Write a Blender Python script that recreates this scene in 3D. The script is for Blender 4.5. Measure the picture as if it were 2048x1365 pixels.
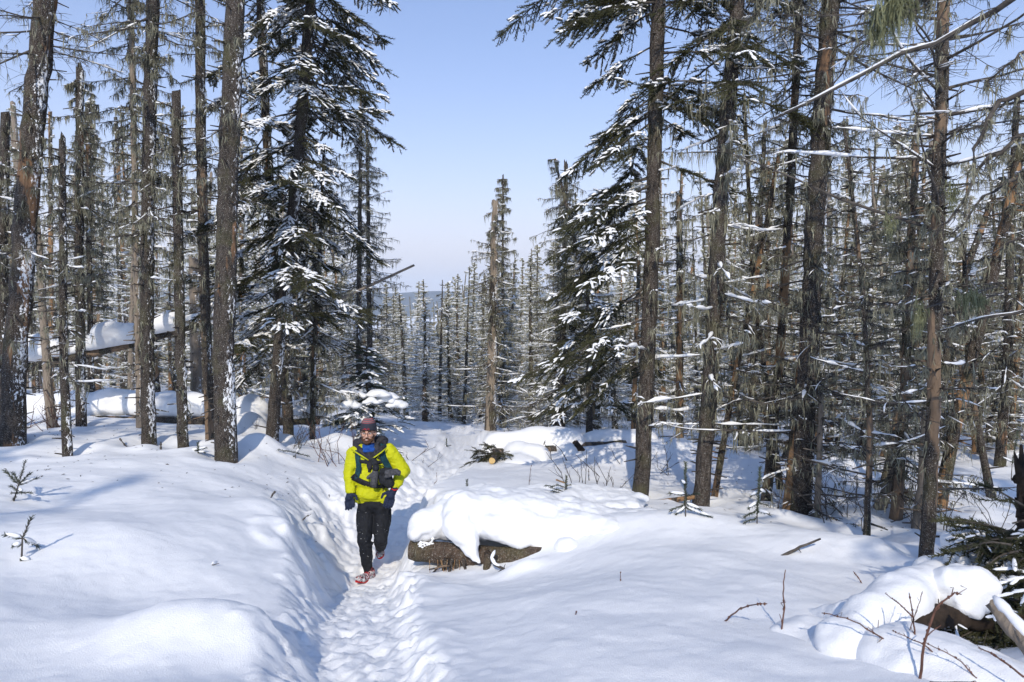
import bpy, bmesh, math, random
import numpy as np
from mathutils import Vector, Matrix, noise as mnoise
from mathutils.bvhtree import BVHTree

for o in list(bpy.data.objects):
    bpy.data.objects.remove(o)
SC = bpy.context.scene
COL = SC.collection
RAD = math.radians

# ------------------------------------------------------------------ camera, sky, sun, exposure
FPX, U0, V0, VH = 1365.0, 1024.0, 682.5, 615.0        # focal length and picture centre in photograph pixels
PITCH = math.atan((V0 - VH) / FPX)
CAM = np.array([0.0, 0.0, 3.0])
FW = np.array([0.0, math.cos(PITCH), -math.sin(PITCH)])
UPV = np.array([0.0, math.sin(PITCH), math.cos(PITCH)])

cam_d = bpy.data.cameras.new('camera')
cam = bpy.data.objects.new('camera', cam_d)
COL.objects.link(cam)
cam.location = CAM
cam.rotation_euler = (math.pi / 2 - PITCH, 0, 0)
cam_d.sensor_width = 36.0
cam_d.lens = 24.0
cam_d.clip_start = 0.05
cam_d.clip_end = 20000
cam_d.dof.use_dof = True
cam_d.dof.focus_distance = 7.6
cam_d.dof.aperture_fstop = 4.5
SC.camera = cam

SUN_EL, SUN_AZ = RAD(35), RAD(185.5)                   # behind the camera, a little to its left
world = bpy.data.worlds.new('World')
SC.world = world
world.use_nodes = True
wn = world.node_tree.nodes
sky = wn.new('ShaderNodeTexSky')
sky.sky_type = 'NISHITA'
sky.sun_disc = False
sky.sun_elevation = SUN_EL
sky.sun_rotation = SUN_AZ
sky.altitude = 300
sky.air_density = 1.0
sky.dust_density = 1.0
sky.ozone_density = 3.0
# a thin high veil of ice haze whitens the sky towards the horizon on every side
SKY_STRENGTH, VEIL, VEIL_K = 0.118, (0.54, 0.53, 0.565), 0.062
wl = world.node_tree.links
tc = wn.new('ShaderNodeTexCoord'); sx = wn.new('ShaderNodeSeparateXYZ'); wl.new(tc.outputs['Generated'], sx.inputs[0])
def _m(op, a, b):
    x = wn.new('ShaderNodeMath'); x.operation = op
    for q, v in enumerate((a, b)):
        if isinstance(v, (int, float)): x.inputs[q].default_value = v
        else: wl.new(v, x.inputs[q])
    return x.outputs[0]
thin = _m('EXPONENT', _m('DIVIDE', -VEIL_K, _m('POWER', _m('MAXIMUM', sx.outputs[2], 0.012), 1.6)), 0)
tint = wn.new('ShaderNodeMix'); tint.data_type = 'RGBA'; tint.blend_type = 'MULTIPLY'; tint.inputs[0].default_value = 1.0
wl.new(sky.outputs[0], tint.inputs[6]); tint.inputs[7].default_value = (0.46, 0.71, 0.97, 1)
mixv = wn.new('ShaderNodeMix'); mixv.data_type = 'RGBA'
wl.new(thin, mixv.inputs[0]); mixv.inputs[6].default_value = (*[q / SKY_STRENGTH for q in VEIL], 1); wl.new(tint.outputs[2], mixv.inputs[7])
wl.new(mixv.outputs[2], wn['Background'].inputs[0])
wn['Background'].inputs[1].default_value = SKY_STRENGTH

sun_d = bpy.data.lights.new('sun', 'SUN')
sun_d.energy = 2.1
sun_d.angle = RAD(0.55)
sun_d.color = (1.0, 0.90, 0.75)
sun = bpy.data.objects.new('sun', sun_d)
COL.objects.link(sun)
sdir = Vector((math.sin(SUN_AZ) * math.cos(SUN_EL), math.cos(SUN_AZ) * math.cos(SUN_EL), math.sin(SUN_EL)))
sun.rotation_euler = (-sdir).to_track_quat('-Z', 'Y').to_euler()
sun.location = (-4, -20, 25)

SC.view_settings.view_transform = 'Standard'
SC.view_settings.look = 'None'
SC.view_settings.exposure = 0.76
SC.view_settings.gamma = 1.0
SC.view_settings.use_curve_mapping = False
SC.render.engine = 'CYCLES'
SC.cycles.max_bounces = 6
SC.cycles.diffuse_bounces = 3
SC.cycles.glossy_bounces = 2
SC.cycles.volume_bounces = 1
SC.cycles.transparent_max_bounces = 4
SC.cycles.caustics_reflective = False
SC.cycles.caustics_refractive = False
SC.cycles.sample_clamp_indirect = 4.0
SC.cycles.use_denoising = True


# ------------------------------------------------------------------ helpers: picture <-> world
def P(u, v, d):
    "point seen at photograph pixel (u, v), d metres in front of the lens"
    return CAM + d * FW + (V0 - v) / FPX * d * UPV + np.array([(u - U0) / FPX * d, 0, 0])


def ray(u, v):
    w = P(u, v, 1.0) - CAM
    return w / np.linalg.norm(w)


def srgb(r, g, b):
    f = lambda c: (c / 255 / 12.92) if c <= 10 else ((c / 255 + 0.055) / 1.055) ** 2.4
    return (f(r), f(g), f(b))


# ------------------------------------------------------------------ helpers: noise
class Perlin2:
    def __init__(s, seed):
        rg = np.random.default_rng(seed)
        s.p = rg.permutation(256)
        a = rg.random(256) * 2 * np.pi
        s.g = np.stack([np.cos(a), np.sin(a)], 1)

    def __call__(s, x, y):
        xi = np.floor(x).astype(int); yi = np.floor(y).astype(int)
        xf = x - xi; yf = y - yi
        fx = xf ** 3 * (xf * (xf * 6 - 15) + 10); fy = yf ** 3 * (yf * (yf * 6 - 15) + 10)

        def gr(i, j):
            h = s.p[(s.p[(xi + i) & 255] + yi + j) & 255]
            return s.g[h, 0] * (xf - i) + s.g[h, 1] * (yf - j)
        a = gr(0, 0) * (1 - fx) + gr(1, 0) * fx
        b = gr(0, 1) * (1 - fx) + gr(1, 1) * fx
        return (a * (1 - fy) + b * fy) * 1.4


def fbm2(n, x, y, octs=4, gain=0.5):
    t = 0; a = 1.0
    for k in range(octs):
        t = t + a * n(x * 2 ** k + 17.3 * k, y * 2 ** k - 9.1 * k); a *= gain
    return t


def sstep(a, b, x):
    t = np.clip((x - a) / (b - a), 0, 1)
    return t * t * (3 - 2 * t)


# ------------------------------------------------------------------ helpers: mesh building
def unit(a):
    return a / np.maximum(np.linalg.norm(a, axis=-1, keepdims=True), 1e-9)


class MB:
    "collects triangles with a material slot each, builds ONE mesh"
    def __init__(s):
        s.V, s.F, s.M, s.n = [], [], [], 0

    def add(s, V, F, m=0):
        V = np.asarray(V, float).reshape(-1, 3); F = np.asarray(F, np.int64).reshape(-1, 3)
        s.V.append(V); s.F.append(F + s.n); s.M.append(np.full(len(F), m, np.int32)); s.n += len(V)

    def tubes(s, pts, rad, sides=5, m=0, cap=True, squash=None):
        "pts (N,K,3), rad (N,K): N tubes in one go"
        pts = np.asarray(pts, float); rad = np.asarray(rad, float)
        N, K, _ = pts.shape
        if N == 0: return
        T = np.empty_like(pts)
        T[:, 1:-1] = pts[:, 2:] - pts[:, :-2]; T[:, 0] = pts[:, 1] - pts[:, 0]; T[:, -1] = pts[:, -1] - pts[:, -2]
        T = unit(T)
        ref = np.where(np.abs(T[:, :1, 2:3]) > 0.9, np.array([1.0, 0, 0]), np.array([0, 0, 1.0]))
        ref = np.broadcast_to(ref, T.shape)
        A = unit(np.cross(ref, T)); B = np.cross(T, A)
        ang = np.arange(sides) / sides * 2 * np.pi
        c = np.cos(ang)[None, None, :, None]; sn = np.sin(ang)[None, None, :, None]
        sq = 1.0 if squash is None else squash
        V = pts[:, :, None] + rad[:, :, None, None] * (A[:, :, None] * c + B[:, :, None] * sn * sq)
        V = V.reshape(-1, 3)
        i = np.arange(K - 1)[:, None]; j = np.arange(sides)[None]
        a = i * sides + j; b = i * sides + (j + 1) % sides; c_ = a + sides; d_ = b + sides
        f = np.concatenate([np.stack([a, b, d_], -1).reshape(-1, 3), np.stack([a, d_, c_], -1).reshape(-1, 3)])
        if cap:
            j = np.arange(1, sides - 1)
            f0 = np.stack([0 * j, j + 1, j], -1)
            o = (K - 1) * sides
            f1 = np.stack([o + 0 * j, o + j, o + j + 1], -1)
            f = np.concatenate([f, f0, f1])
        F = (f[None] + (np.arange(N) * K * sides)[:, None, None]).reshape(-1, 3)
        s.add(V, F, m)

    def tube(s, pts, rad, sides=8, m=0, cap=True):
        pts = np.asarray(pts, float); rad = np.broadcast_to(np.asarray(rad, float), (len(pts),))
        s.tubes(pts[None], rad[None], sides, m, cap)

    def template(s, TV, TF, O, X, Y, Z, m=0):
        "copy a small template to N places with axes X, Y, Z (N,3)"
        N = len(O)
        if N == 0: return
        TV = np.asarray(TV, float)
        V = O[:, None] + TV[None, :, :1] * X[:, None] + TV[None, :, 1:2] * Y[:, None] + TV[None, :, 2:3] * Z[:, None]
        F = (np.asarray(TF)[None] + (np.arange(N) * len(TV))[:, None, None]).reshape(-1, 3)
        s.add(V.reshape(-1, 3), F, m)

    def ellipsoid(s, c, r, rot=None, seg=16, rings=10, m=0):
        th = np.linspace(0, np.pi, rings + 1); ph = np.arange(seg) / seg * 2 * np.pi
        V = np.stack([np.outer(np.sin(th), np.cos(ph)), np.outer(np.sin(th), np.sin(ph)), np.outer(np.cos(th), np.ones(seg))], -1) * np.asarray(r)
        V = V.reshape(-1, 3)
        if rot is not None: V = V @ np.array(rot).T
        i = np.arange(rings)[:, None]; j = np.arange(seg)[None]
        a = i * seg + j; b = i * seg + (j + 1) % seg; c2 = a + seg; d2 = b + seg
        F = np.concatenate([np.stack([a, c2, d2], -1).reshape(-1, 3), np.stack([a, d2, b], -1).reshape(-1, 3)])
        s.add(V + np.asarray(c), F, m)

    def box(s, c, h, rot=None, m=0):
        V = np.array([[x, y, z] for x in (-1, 1) for y in (-1, 1) for z in (-1, 1)], float) * np.asarray(h)
        if rot is not None: V = V @ np.array(rot).T
        F = [[0, 1, 3], [0, 3, 2], [4, 6, 7], [4, 7, 5], [0, 4, 5], [0, 5, 1], [2, 3, 7], [2, 7, 6], [0, 2, 6], [0, 6, 4], [1, 5, 7], [1, 7, 3]]
        s.add(V + np.asarray(c), F, m)

    def mesh(s, name, mats, smooth=True, origin=None):
        V = np.concatenate(s.V) if s.V else np.zeros((0, 3)); F = np.concatenate(s.F) if s.F else np.zeros((0, 3), int)
        M = np.concatenate(s.M) if s.M else np.zeros(0, np.int32)
        return to_mesh(name, V, F, mats, M, smooth, origin)


def to_mesh(name, V, F, mats, M=None, smooth=True, origin=None):
    if origin is not None: V = V - np.asarray(origin)
    me = bpy.data.meshes.new(name)
    me.vertices.add(len(V)); me.vertices.foreach_set('co', V.astype(np.float32).ravel())
    me.loops.add(len(F) * 3); me.loops.foreach_set('vertex_index', F.astype(np.int32).ravel())
    me.polygons.add(len(F)); me.polygons.foreach_set('loop_start', (np.arange(len(F)) * 3).astype(np.int32))
    for m in (mats if isinstance(mats, (list, tuple)) else [mats]): me.materials.append(m)
    if M is not None and len(F): me.polygons.foreach_set('material_index', M.astype(np.int32))
    me.polygons.foreach_set('use_smooth', np.full(len(F), smooth))
    me.update(calc_edges=True)
    return me


def link(name, data, parent=None, loc=None):
    o = bpy.data.objects.new(name, data)
    COL.objects.link(o)
    if loc is not None: o.location = [float(q) for q in loc]
    if parent is not None: o.parent = parent
    return o


def tag(o, label, cat, group=None):
    o['label'] = label; o['category'] = cat
    if group: o['group'] = group
    return o


def thing(name, label, cat, loc, group=None, rz=0.0):
    o = link(name, None, None, loc)
    o.empty_display_size = 0.2
    o.rotation_euler = (0, 0, rz)
    return tag(o, label, cat, group)


def copy_tree(root, label=None, group=None):
    r = root.copy(); COL.objects.link(r)
    if label: r['label'] = label
    if group: r['group'] = group
    for ch in list(root.children):
        c = ch.copy(); COL.objects.link(c); c.parent = r
        for g in list(ch.children):
            q = g.copy(); COL.objects.link(q); q.parent = c
    return r


def blob(name, prims, voxel, mats, smooth=6, origin=None, lump=0.0, lscale=6.0, seed=0, fine=0.0):
    "prims: ('c', p0, r0, p1, r1) rounded cone | ('e', centre, radii[, rot]); welded into ONE skin"
    mb = MB()
    for p in prims:
        if p[0] == 'c':
            _, a, ra, b, rb = p
            a = np.asarray(a, float); b = np.asarray(b, float)
            n = 10; ts = np.linspace(0, 1, n)
            dirn = unit(b - a)
            end0 = [a - dirn * ra * math.cos(q) for q in np.linspace(0.05, math.pi / 2, 5)[:-1]]
            r0 = [ra * math.sin(q) for q in np.linspace(0.05, math.pi / 2, 5)[:-1]]
            mid = [a + (b - a) * t for t in ts]; rm = [ra + (rb - ra) * t for t in ts]
            end1 = [b + dirn * rb * math.cos(q) for q in np.linspace(math.pi / 2, 0.05, 5)[1:]]
            r1 = [rb * math.sin(q) for q in np.linspace(math.pi / 2, 0.05, 5)[1:]]
            mb.tube(np.array(end0 + mid + end1), np.array(r0 + rm + r1), 16)
        else:
            mb.ellipsoid(p[1], p[2], p[3] if len(p) > 3 else None, 20, 12)
    tmp = link('tmp', mb.mesh('tmp', mats))
    md = tmp.modifiers.new('r', 'REMESH'); md.mode = 'VOXEL'; md.voxel_size = voxel; md.use_smooth_shade = True
    if smooth:
        sm = tmp.modifiers.new('s', 'SMOOTH'); sm.factor = 0.5; sm.iterations = smooth
    dg = bpy.context.evaluated_depsgraph_get()
    me = bpy.data.meshes.new_from_object(tmp.evaluated_get(dg))
    bpy.data.objects.remove(tmp)
    me.name = name
    n = len(me.vertices)
    co = np.empty(n * 3, np.float32); me.vertices.foreach_get('co', co); co = co.reshape(-1, 3).astype(float)
    if lump or fine:
        no = np.empty(n * 3, np.float32); me.vertices.foreach_get('normal', no); no = no.reshape(-1, 3)
        off = Vector((seed * 7.1, seed * 3.3, seed * 1.7))
        dsp = np.array([lump * mnoise.noise(Vector(c) * lscale + off) + lump * 0.5 * mnoise.noise(Vector(c) * lscale * 2.1 + off)
                        + (fine * mnoise.noise(Vector(c) * lscale * 6 + off) if fine else 0) for c in co])
        co = co + no * dsp[:, None]
    if origin is not None: co = co - np.asarray(origin)
    me.vertices.foreach_set('co', co.astype(np.float32).ravel())
    me.materials.clear()
    for m in (mats if isinstance(mats, (list, tuple)) else [mats]): me.materials.append(m)
    me.polygons.foreach_set('use_smooth', np.full(len(me.polygons), True))
    me.update()
    return me


# ------------------------------------------------------------------ helpers: materials
class NT:
    def __init__(s, name):
        s.m = bpy.data.materials.new(name); s.m.use_nodes = True
        s.t = s.m.node_tree; s.b = s.t.nodes['Principled BSDF']
        s.b.inputs['Specular IOR Level'].default_value = 0.25

    def n(s, typ, **kw):
        x = s.t.nodes.new('ShaderNode' + typ)
        for k, v in kw.items(): setattr(x, k, v)
        return x

    def l(s, a, b): s.t.links.new(a, b)

    def set(s, sock, v):
        if hasattr(v, 'is_linked') or isinstance(v, bpy.types.NodeSocket): s.l(v, sock)
        else: sock.default_value = v

    def coord(s, kind='Object', scale=(1, 1, 1), rand=False):
        c = s.n('TexCoord').outputs[kind]
        mp = s.n('Mapping'); mp.inputs['Scale'].default_value = scale
        s.l(c, mp.inputs['Vector'])
        if rand:
            oi = s.n('ObjectInfo'); mu = s.n('VectorMath', operation='SCALE')
            mu.inputs[0].default_value = (37.0, 19.0, 53.0); s.l(oi.outputs['Random'], mu.inputs['Scale'])
            s.l(mu.outputs[0], mp.inputs['Location'])
        return mp.outputs[0]

    def noise(s, vec, scale, detail=4, rough=0.55):
        x = s.n('TexNoise'); x.inputs['Scale'].default_value = scale; x.inputs['Detail'].default_value = detail
        x.inputs['Roughness'].default_value = rough; s.l(vec, x.inputs['Vector'])
        return x.outputs['Fac']

    def voro(s, vec, scale, out='Distance', feature='F1'):
        x = s.n('TexVoronoi', feature=feature); x.inputs['Scale'].default_value = scale; s.l(vec, x.inputs['Vector'])
        return x.outputs[out]

    def ramp(s, fac, stops):
        r = s.n('ValToRGB'); s.l(fac, r.inputs[0]); e = r.color_ramp.elements
        while len(e) < len(stops): e.new(0.5)
        for q, (p, c) in zip(e, stops):
            q.position = p; q.color = (*c, 1) if not isinstance(c, (int, float)) else (c, c, c, 1)
        return r.outputs[0]

    def mix(s, fac, a, b):
        x = s.n('Mix', data_type='RGBA')
        s.set(x.inputs[0], fac)
        for sock, v in ((x.inputs[6], a), (x.inputs[7], b)):
            s.set(sock, (*v, 1) if isinstance(v, tuple) and len(v) == 3 else v)
        return x.outputs[2]

    def math(s, op, a, b=0.0, clamp=False):
        x = s.n('Math', operation=op, use_clamp=clamp); s.set(x.inputs[0], a); s.set(x.inputs[1], b)
        return x.outputs[0]

    def dot_normal(s, d):
        g = s.n('NewGeometry'); x = s.n('VectorMath', operation='DOT_PRODUCT')
        s.l(g.outputs['Normal'], x.inputs[0]); x.inputs[1].default_value = Vector(d).normalized()
        return x.outputs['Value']

    def bump(s, h, strength=0.5, dist=0.02):
        b = s.n('Bump'); b.inputs['Strength'].default_value = strength; b.inputs['Distance'].default_value = dist
        s.l(h, b.inputs['Height']); s.l(b.outputs[0], s.b.inputs['Normal'])

    def done(s, col, rough=0.8):
        s.set(s.b.inputs['Base Color'], (*col, 1) if isinstance(col, tuple) else col)
        s.set(s.b.inputs['Roughness'], rough)
        return s.m


SNOWC = (0.88, 0.895, 0.915)
WIND = (0.93, -0.42, 0.05)


def m_snow(name, grain=0.006, fine=True):
    k = NT(name)
    c = k.coord('Object')
    f = k.noise(c, 9, 5, 0.6)
    g = k.noise(c, 160, 2, 0.6)
    h = k.math('ADD', k.math('MULTIPLY', f, 0.6), k.math('MULTIPLY', g, 0.4))
    if fine: k.bump(h, 0.55, grain * 3.5)
    return k.done(k.mix(f, (0.865, 0.88, 0.905), (0.90, 0.91, 0.925)), 0.65)


def m_bark(name, dark, light, wood=0.0, woodc=(0.30, 0.22, 0.15), snow=-2, spots=0.2, rough_scale=1.0):
    k = NT(name)
    c = k.coord('Object', (1, 1, 0.35), rand=True)
    c2 = k.coord('Object', (1, 1, 1), rand=True)
    n1 = k.noise(c, 22 * rough_scale, 6, 0.7)
    v = k.voro(c, 30 * rough_scale)
    n0 = k.noise(c2, 75 * rough_scale, 3, 0.7)
    col = k.mix(k.ramp(k.math('ADD', k.math('MULTIPLY', n1, 0.55), k.math('MULTIPLY', n0, 0.45)), [(0.40, 0.0), (0.64, 1.0)]), dark, light)
    col = k.mix(k.ramp(v, [(0.0, 0.55), (0.25, 0.0)]), col, tuple(q * 0.45 for q in dark))
    sp = k.noise(c2, 48, 4, 0.65)
    col = k.mix(k.math('MULTIPLY', k.ramp(sp, [(0.60, 0.0), (0.68, 1.0)]), spots), col, (0.42, 0.42, 0.36))
    fk = k.noise(c2, 120, 3, 0.7)
    col = k.mix(k.ramp(fk, [(0.615, 0.0), (0.65, 1.0)]), col, (0.46, 0.45, 0.43))
    ms = k.noise(c2, 3.0, 3)
    col = k.mix(k.math('MULTIPLY', k.ramp(ms, [(0.52, 0.0), (0.7, 1.0)]), 0.35), col, (0.10, 0.105, 0.04))
    if wood > 0:
        w = k.noise(k.coord('Object', (1.2, 1.2, 0.28), rand=True), 3.2, 4, 0.55)
        st = k.noise(k.coord('Object', (1, 1, 0.06), rand=True), 34, 3)
        wc = k.mix(st, tuple(q * 0.62 for q in woodc), tuple(min(q * 1.25, 0.9) for q in woodc))
        t = 0.66 - 0.36 * wood
        col = k.mix(k.ramp(w, [(t, 0.0), (t + 0.025, 1.0)]), col, wc)
    if snow > -1:
        d = k.dot_normal(WIND)
        sn = k.noise(k.coord('Object', (1, 1, 0.55), rand=True), 34, 5, 0.75)
        sn2 = k.noise(c2, 1.3, 2)
        q = k.math('ADD', k.math('ADD', d, k.math('MULTIPLY', k.math('SUBTRACT', sn, 0.5), 2.6)), k.math('MULTIPLY', k.math('SUBTRACT', sn2, 0.5), 1.5))
        q = k.math('SUBTRACT', q, 1.0 - snow - 0.5)
        col = k.mix(k.ramp(q, [(0.46, 0.0), (0.54, 1.0)]), col, SNOWC)
    h = k.math('ADD', k.math('MULTIPLY', n1, 0.6), k.math('MULTIPLY', v, 0.5))
    k.bump(h, 0.9, 0.03)
    return k.done(col, 0.9)


def m_plain(name, a, b, scale=12, rough=0.8, bump=0.0, stretch=(1, 1, 1)):
    k = NT(name)
    f = k.noise(k.coord('Object', stretch, rand=True), scale, 4, 0.6)
    if bump: k.bump(f, bump, 0.01)
    return k.done(k.mix(k.ramp(f, [(0.3, 0.0), (0.7, 1.0)]), a, b), rough)


M = {}
M['snow'] = m_snow('snow')
M['snow_soft'] = m_snow('snow_on_branches', fine=False)
M['bark_snowy'] = m_bark('snow_plastered_bark', (0.018, 0.015, 0.013), (0.085, 0.068, 0.056), 0.05, (0.20, 0.12, 0.07), -0.16)
M['bark_snowy2'] = m_bark('snow_plastered_bark_worn', (0.019, 0.015, 0.013), (0.09, 0.07, 0.055), 0.30, (0.20, 0.12, 0.07), -0.12)
M['bark'] = m_bark('spruce_bark', (0.020, 0.016, 0.014), (0.10, 0.08, 0.066), 0.0, snow=-0.35, spots=0.4)
M['bark_worn'] = m_bark('worn_bark', (0.020, 0.016, 0.014), (0.095, 0.077, 0.062), 0.30, (0.22, 0.155, 0.105), -0.3, 0.35)
M['bark_orange'] = m_bark('flaking_orange_bark', (0.022, 0.017, 0.014), (0.10, 0.077, 0.06), 0.42, (0.30, 0.18, 0.095), -0.3, 0.2)
M['wood_grey'] = m_bark('bare_grey_wood', (0.12, 0.095, 0.075), (0.22, 0.18, 0.14), 0.80, (0.27, 0.225, 0.18), -0.3, 0.1)
M['wood_pale'] = m_bark('pale_stripped_wood', (0.03, 0.024, 0.019), (0.12, 0.095, 0.075), 0.46, (0.28, 0.23, 0.18), 0.0, 0.3)
M['bark_log'] = m_bark('frosted_log_bark', (0.04, 0.028, 0.021), (0.14, 0.098, 0.072), 0.0, spots=0.55, rough_scale=1.6)
M['twig'] = m_plain('twig_bark', (0.034, 0.029, 0.026), (0.125, 0.11, 0.096), 14)
M['twig_far_lifted'] = m_plain('lichen_crusted_twigs_brightened', (0.10, 0.088, 0.072), (0.36, 0.335, 0.27), 9)  # paler than twig: brightening for the shaded forest behind is put into the colour
M['twig_red'] = m_plain('red_brown_twig', (0.07, 0.035, 0.028), (0.17, 0.085, 0.06), 20)
M['stick'] = m_plain('orange_stick_wood', (0.20, 0.11, 0.05), (0.46, 0.29, 0.15), 16, stretch=(1, 1, 1))
M['lichen'] = m_plain('beard_lichen', (0.11, 0.108, 0.075), (0.33, 0.32, 0.235), 7)
M['lichen_far'] = m_plain('beard_lichen_brightened', (0.18, 0.178, 0.12), (0.48, 0.465, 0.34), 5)  # lichen colour raised to make up for shade among the background trees
M['lichen_green'] = m_plain('green_beard_lichen', (0.10, 0.108, 0.058), (0.25, 0.262, 0.15), 9)
M['needle'] = m_plain('spruce_needles', (0.016, 0.019, 0.008), (0.068, 0.068, 0.028), 3.0, 0.65)
M['needle_blue'] = m_plain('young_spruce_needles', (0.022, 0.034, 0.022), (0.070, 0.090, 0.055), 5.0, 0.6)
M['cutwood'] = m_plain('sawn_wood', (0.50, 0.34, 0.14), (0.68, 0.48, 0.22), 30)
M['rot'] = m_plain('rotten_wood', (0.014, 0.011, 0.009), (0.055, 0.038, 0.027), 18, 0.95, 0.8)


# ------------------------------------------------------------------ the ground: a snow sheet with a trodden trench
CP = [  # (u, v, distance) of points on the untrodden snow
    (0, 1365, 2.9), (300, 1365, 2.85), (0, 1150, 4.3), (0, 1000, 6.0), (0, 930, 7.6), (20, 888, 8.8), (130, 908, 8.3), (290, 890, 9.0),
    (360, 897, 8.8), (450, 917, 8.4), (300, 1000, 6.3), (540, 1030, 6.2), (300, 1165, 4.5), (520, 1170, 4.6), (420, 985, 6.9),
    (640, 985, 8.2), (600, 930, 9.2), (550, 880, 10.4), (300, 852, 11.2), (0, 840, 11.5), (680, 905, 12), (830, 872, 15), (900, 852, 20),
    (970, 868, 16), (1000, 1365, 2.9), (1400, 1365, 2.9), (2048, 1365, 2.75), (1100, 1250, 3.9), (1500, 1250, 3.85), (1800, 1290, 3.72), (1950, 1310, 3.6),
    (1120, 1185, 4.8), (1500, 1150, 4.9), (1200, 1110, 5.9), (1200, 1035, 6.7), (1340, 1042, 6.75), (1480, 1058, 6.7), (1700, 1105, 5.9), (1880, 1135, 5.4),
    (905, 1152, 6.25), (830, 1135, 6.9), (1000, 1152, 6.1), (940, 1000, 7.9), (1000, 985, 8.3), (1100, 960, 9.2), (1000, 948, 10.2),
    (1285, 998, 8.7), (1410, 1018, 8.2), (1600, 1030, 7.9), (1500, 940, 11.2), (1750, 1085, 6.7), (1800, 1045, 7.6), (1950, 1005, 8.4),
    (2100, 1020, 8.2), (2060, 905, 12), (1900, 905, 13), (1700, 905, 13), (1200, 892, 13), (1250, 866, 20), (1700, 862, 20), (1990, 852, 22),
    (100, 780, 25), (500, 802, 25), (850, 842, 27), (1150, 845, 26), (1600, 842, 26), (2048, 838, 28), (100, 752, 48), (600, 775, 48), (1000, 795, 50),
    (1500, 795, 50), (2000, 795, 50), (-300, 900, 8), (-300, 1100, 4), (2400, 1100, 5), (2400, 950, 9), (640, 1330, 3.3), (860, 1290, 3.8), (860, 1210, 5.0),
    (-400, 800, 20), (2500, 850, 20),
]
_c = np.array([P(*q) for q in CP])


def _warp(x, y):
    yy = np.maximum(y, 0.5) + 4.0
    return np.stack([2.2 * x / yy, 1.6 * np.log(yy)], -1)


def _phi(r2):
    return 0.5 * r2 * np.log(np.maximum(r2, 1e-12))


_q = _warp(_c[:, 0], _c[:, 1])
_n = len(_q)
_K = _phi(((_q[:, None] - _q[None]) ** 2).sum(-1)) + np.eye(_n) * 2e-3
_Pm = np.concatenate([np.ones((_n, 1)), _q], 1)
_A = np.block([[_K, _Pm], [_Pm.T, np.zeros((3, 3))]])
_w = np.linalg.solve(_A, np.concatenate([_c[:, 2], np.zeros(3)]))

TR = np.array([P(*q) for q in [(728, 1500, 2.6), (722, 1365, 3.4), (722, 1250, 4.7), (732, 1176, 7.0), (770, 1092, 8.2), (828, 1012, 9.5), (880, 957, 11.1),
                               (922, 920, 13), (938, 893, 15), (912, 868, 17.6), (870, 858, 20)]])


def _dense(pl, n=400):
    s = np.concatenate([[0], np.cumsum(np.linalg.norm(np.diff(pl[:, :2], axis=0), axis=1))])
    t = np.linspace(0, s[-1], n)
    o = np.stack([np.interp(t, s, pl[:, k]) for k in range(3)], 1)
    for _ in range(10):
        o[1:-1] = (o[:-2] + 2 * o[1:-1] + o[2:]) / 4
    return o


TRD = _dense(TR)
PN = [Perlin2(k) for k in range(8)]
MOUNDS = [  # centre pixel/distance, sigma x, sigma y, height
    ((450, 1290, 3.45), 0.60, 0.33, 0.23), ((615, 1160, 5.2), 0.20, 0.30, 0.10), ((1250, 1050, 6.5), 0.6, 0.36, 0.09), ((1450, 1065, 6.4), 0.7, 0.36, 0.12), ((1660, 1100, 5.9), 0.7, 0.36, 0.11), ((250, 1120, 4.8), 0.9, 0.45, 0.09), ((560, 1040, 6.3), 0.45, 0.35, 0.10), ((530, 905, 9.3), 0.35, 0.3, 0.24), ((470, 985, 7.4), 0.6, 0.3, 0.05),
    ((690, 895, 11.2), 0.5, 0.4, 0.32), ((760, 870, 13.5), 0.7, 0.5, 0.25), ((1045, 1140, 6.05), 0.22, 0.12, 0.10), ((1480, 950, 10.6), 0.8, 0.4, 0.22),
    ((1350, 900, 12.2), 1.2, 0.5, 0.3), ((1230, 915, 11.2), 0.5, 0.4, 0.2), ((1650, 960, 10.8), 0.9, 0.4, 0.2), ((1950, 980, 9.4), 0.8, 0.4, 0.16),
    ((500, 870, 11.0), 0.35, 0.45, 0.32), ((1800, 1330, 3.1), 0.3, 0.2, 0.05), ((150, 1060, 5.2), 0.9, 0.5, 0.06), ((870, 1290, 3.85), 0.16, 0.28, 0.07),
    ((900, 1180, 5.5), 0.25, 0.22, 0.06), ((845, 1165, 6.0), 0.14, 0.3, 0.06),
]
WELLS = [(18, 8.8), (129, 8.3), (101, 10.4), (158, 10.5), (292, 9.0), (362, 8.8), (418, 9.6), (448, 8.4), (540, 10.3), (574, 11.2), (622, 11.2), (1284, 8.6), (1407, 8.2), (1432, 9), (1538, 8.9), (1608, 7.9), (1582, 8), (1641, 7.7),
         (1743, 6.7), (1802, 7.6), (1846, 7.2), (1866, 5.6), (1886, 7.9), (2008, 11), (1957, 12.2)]
_mo = [(P(*m[0]), m[1], m[2], m[3]) for m in MOUNDS]
_fr = np.random.default_rng(11)


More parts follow.
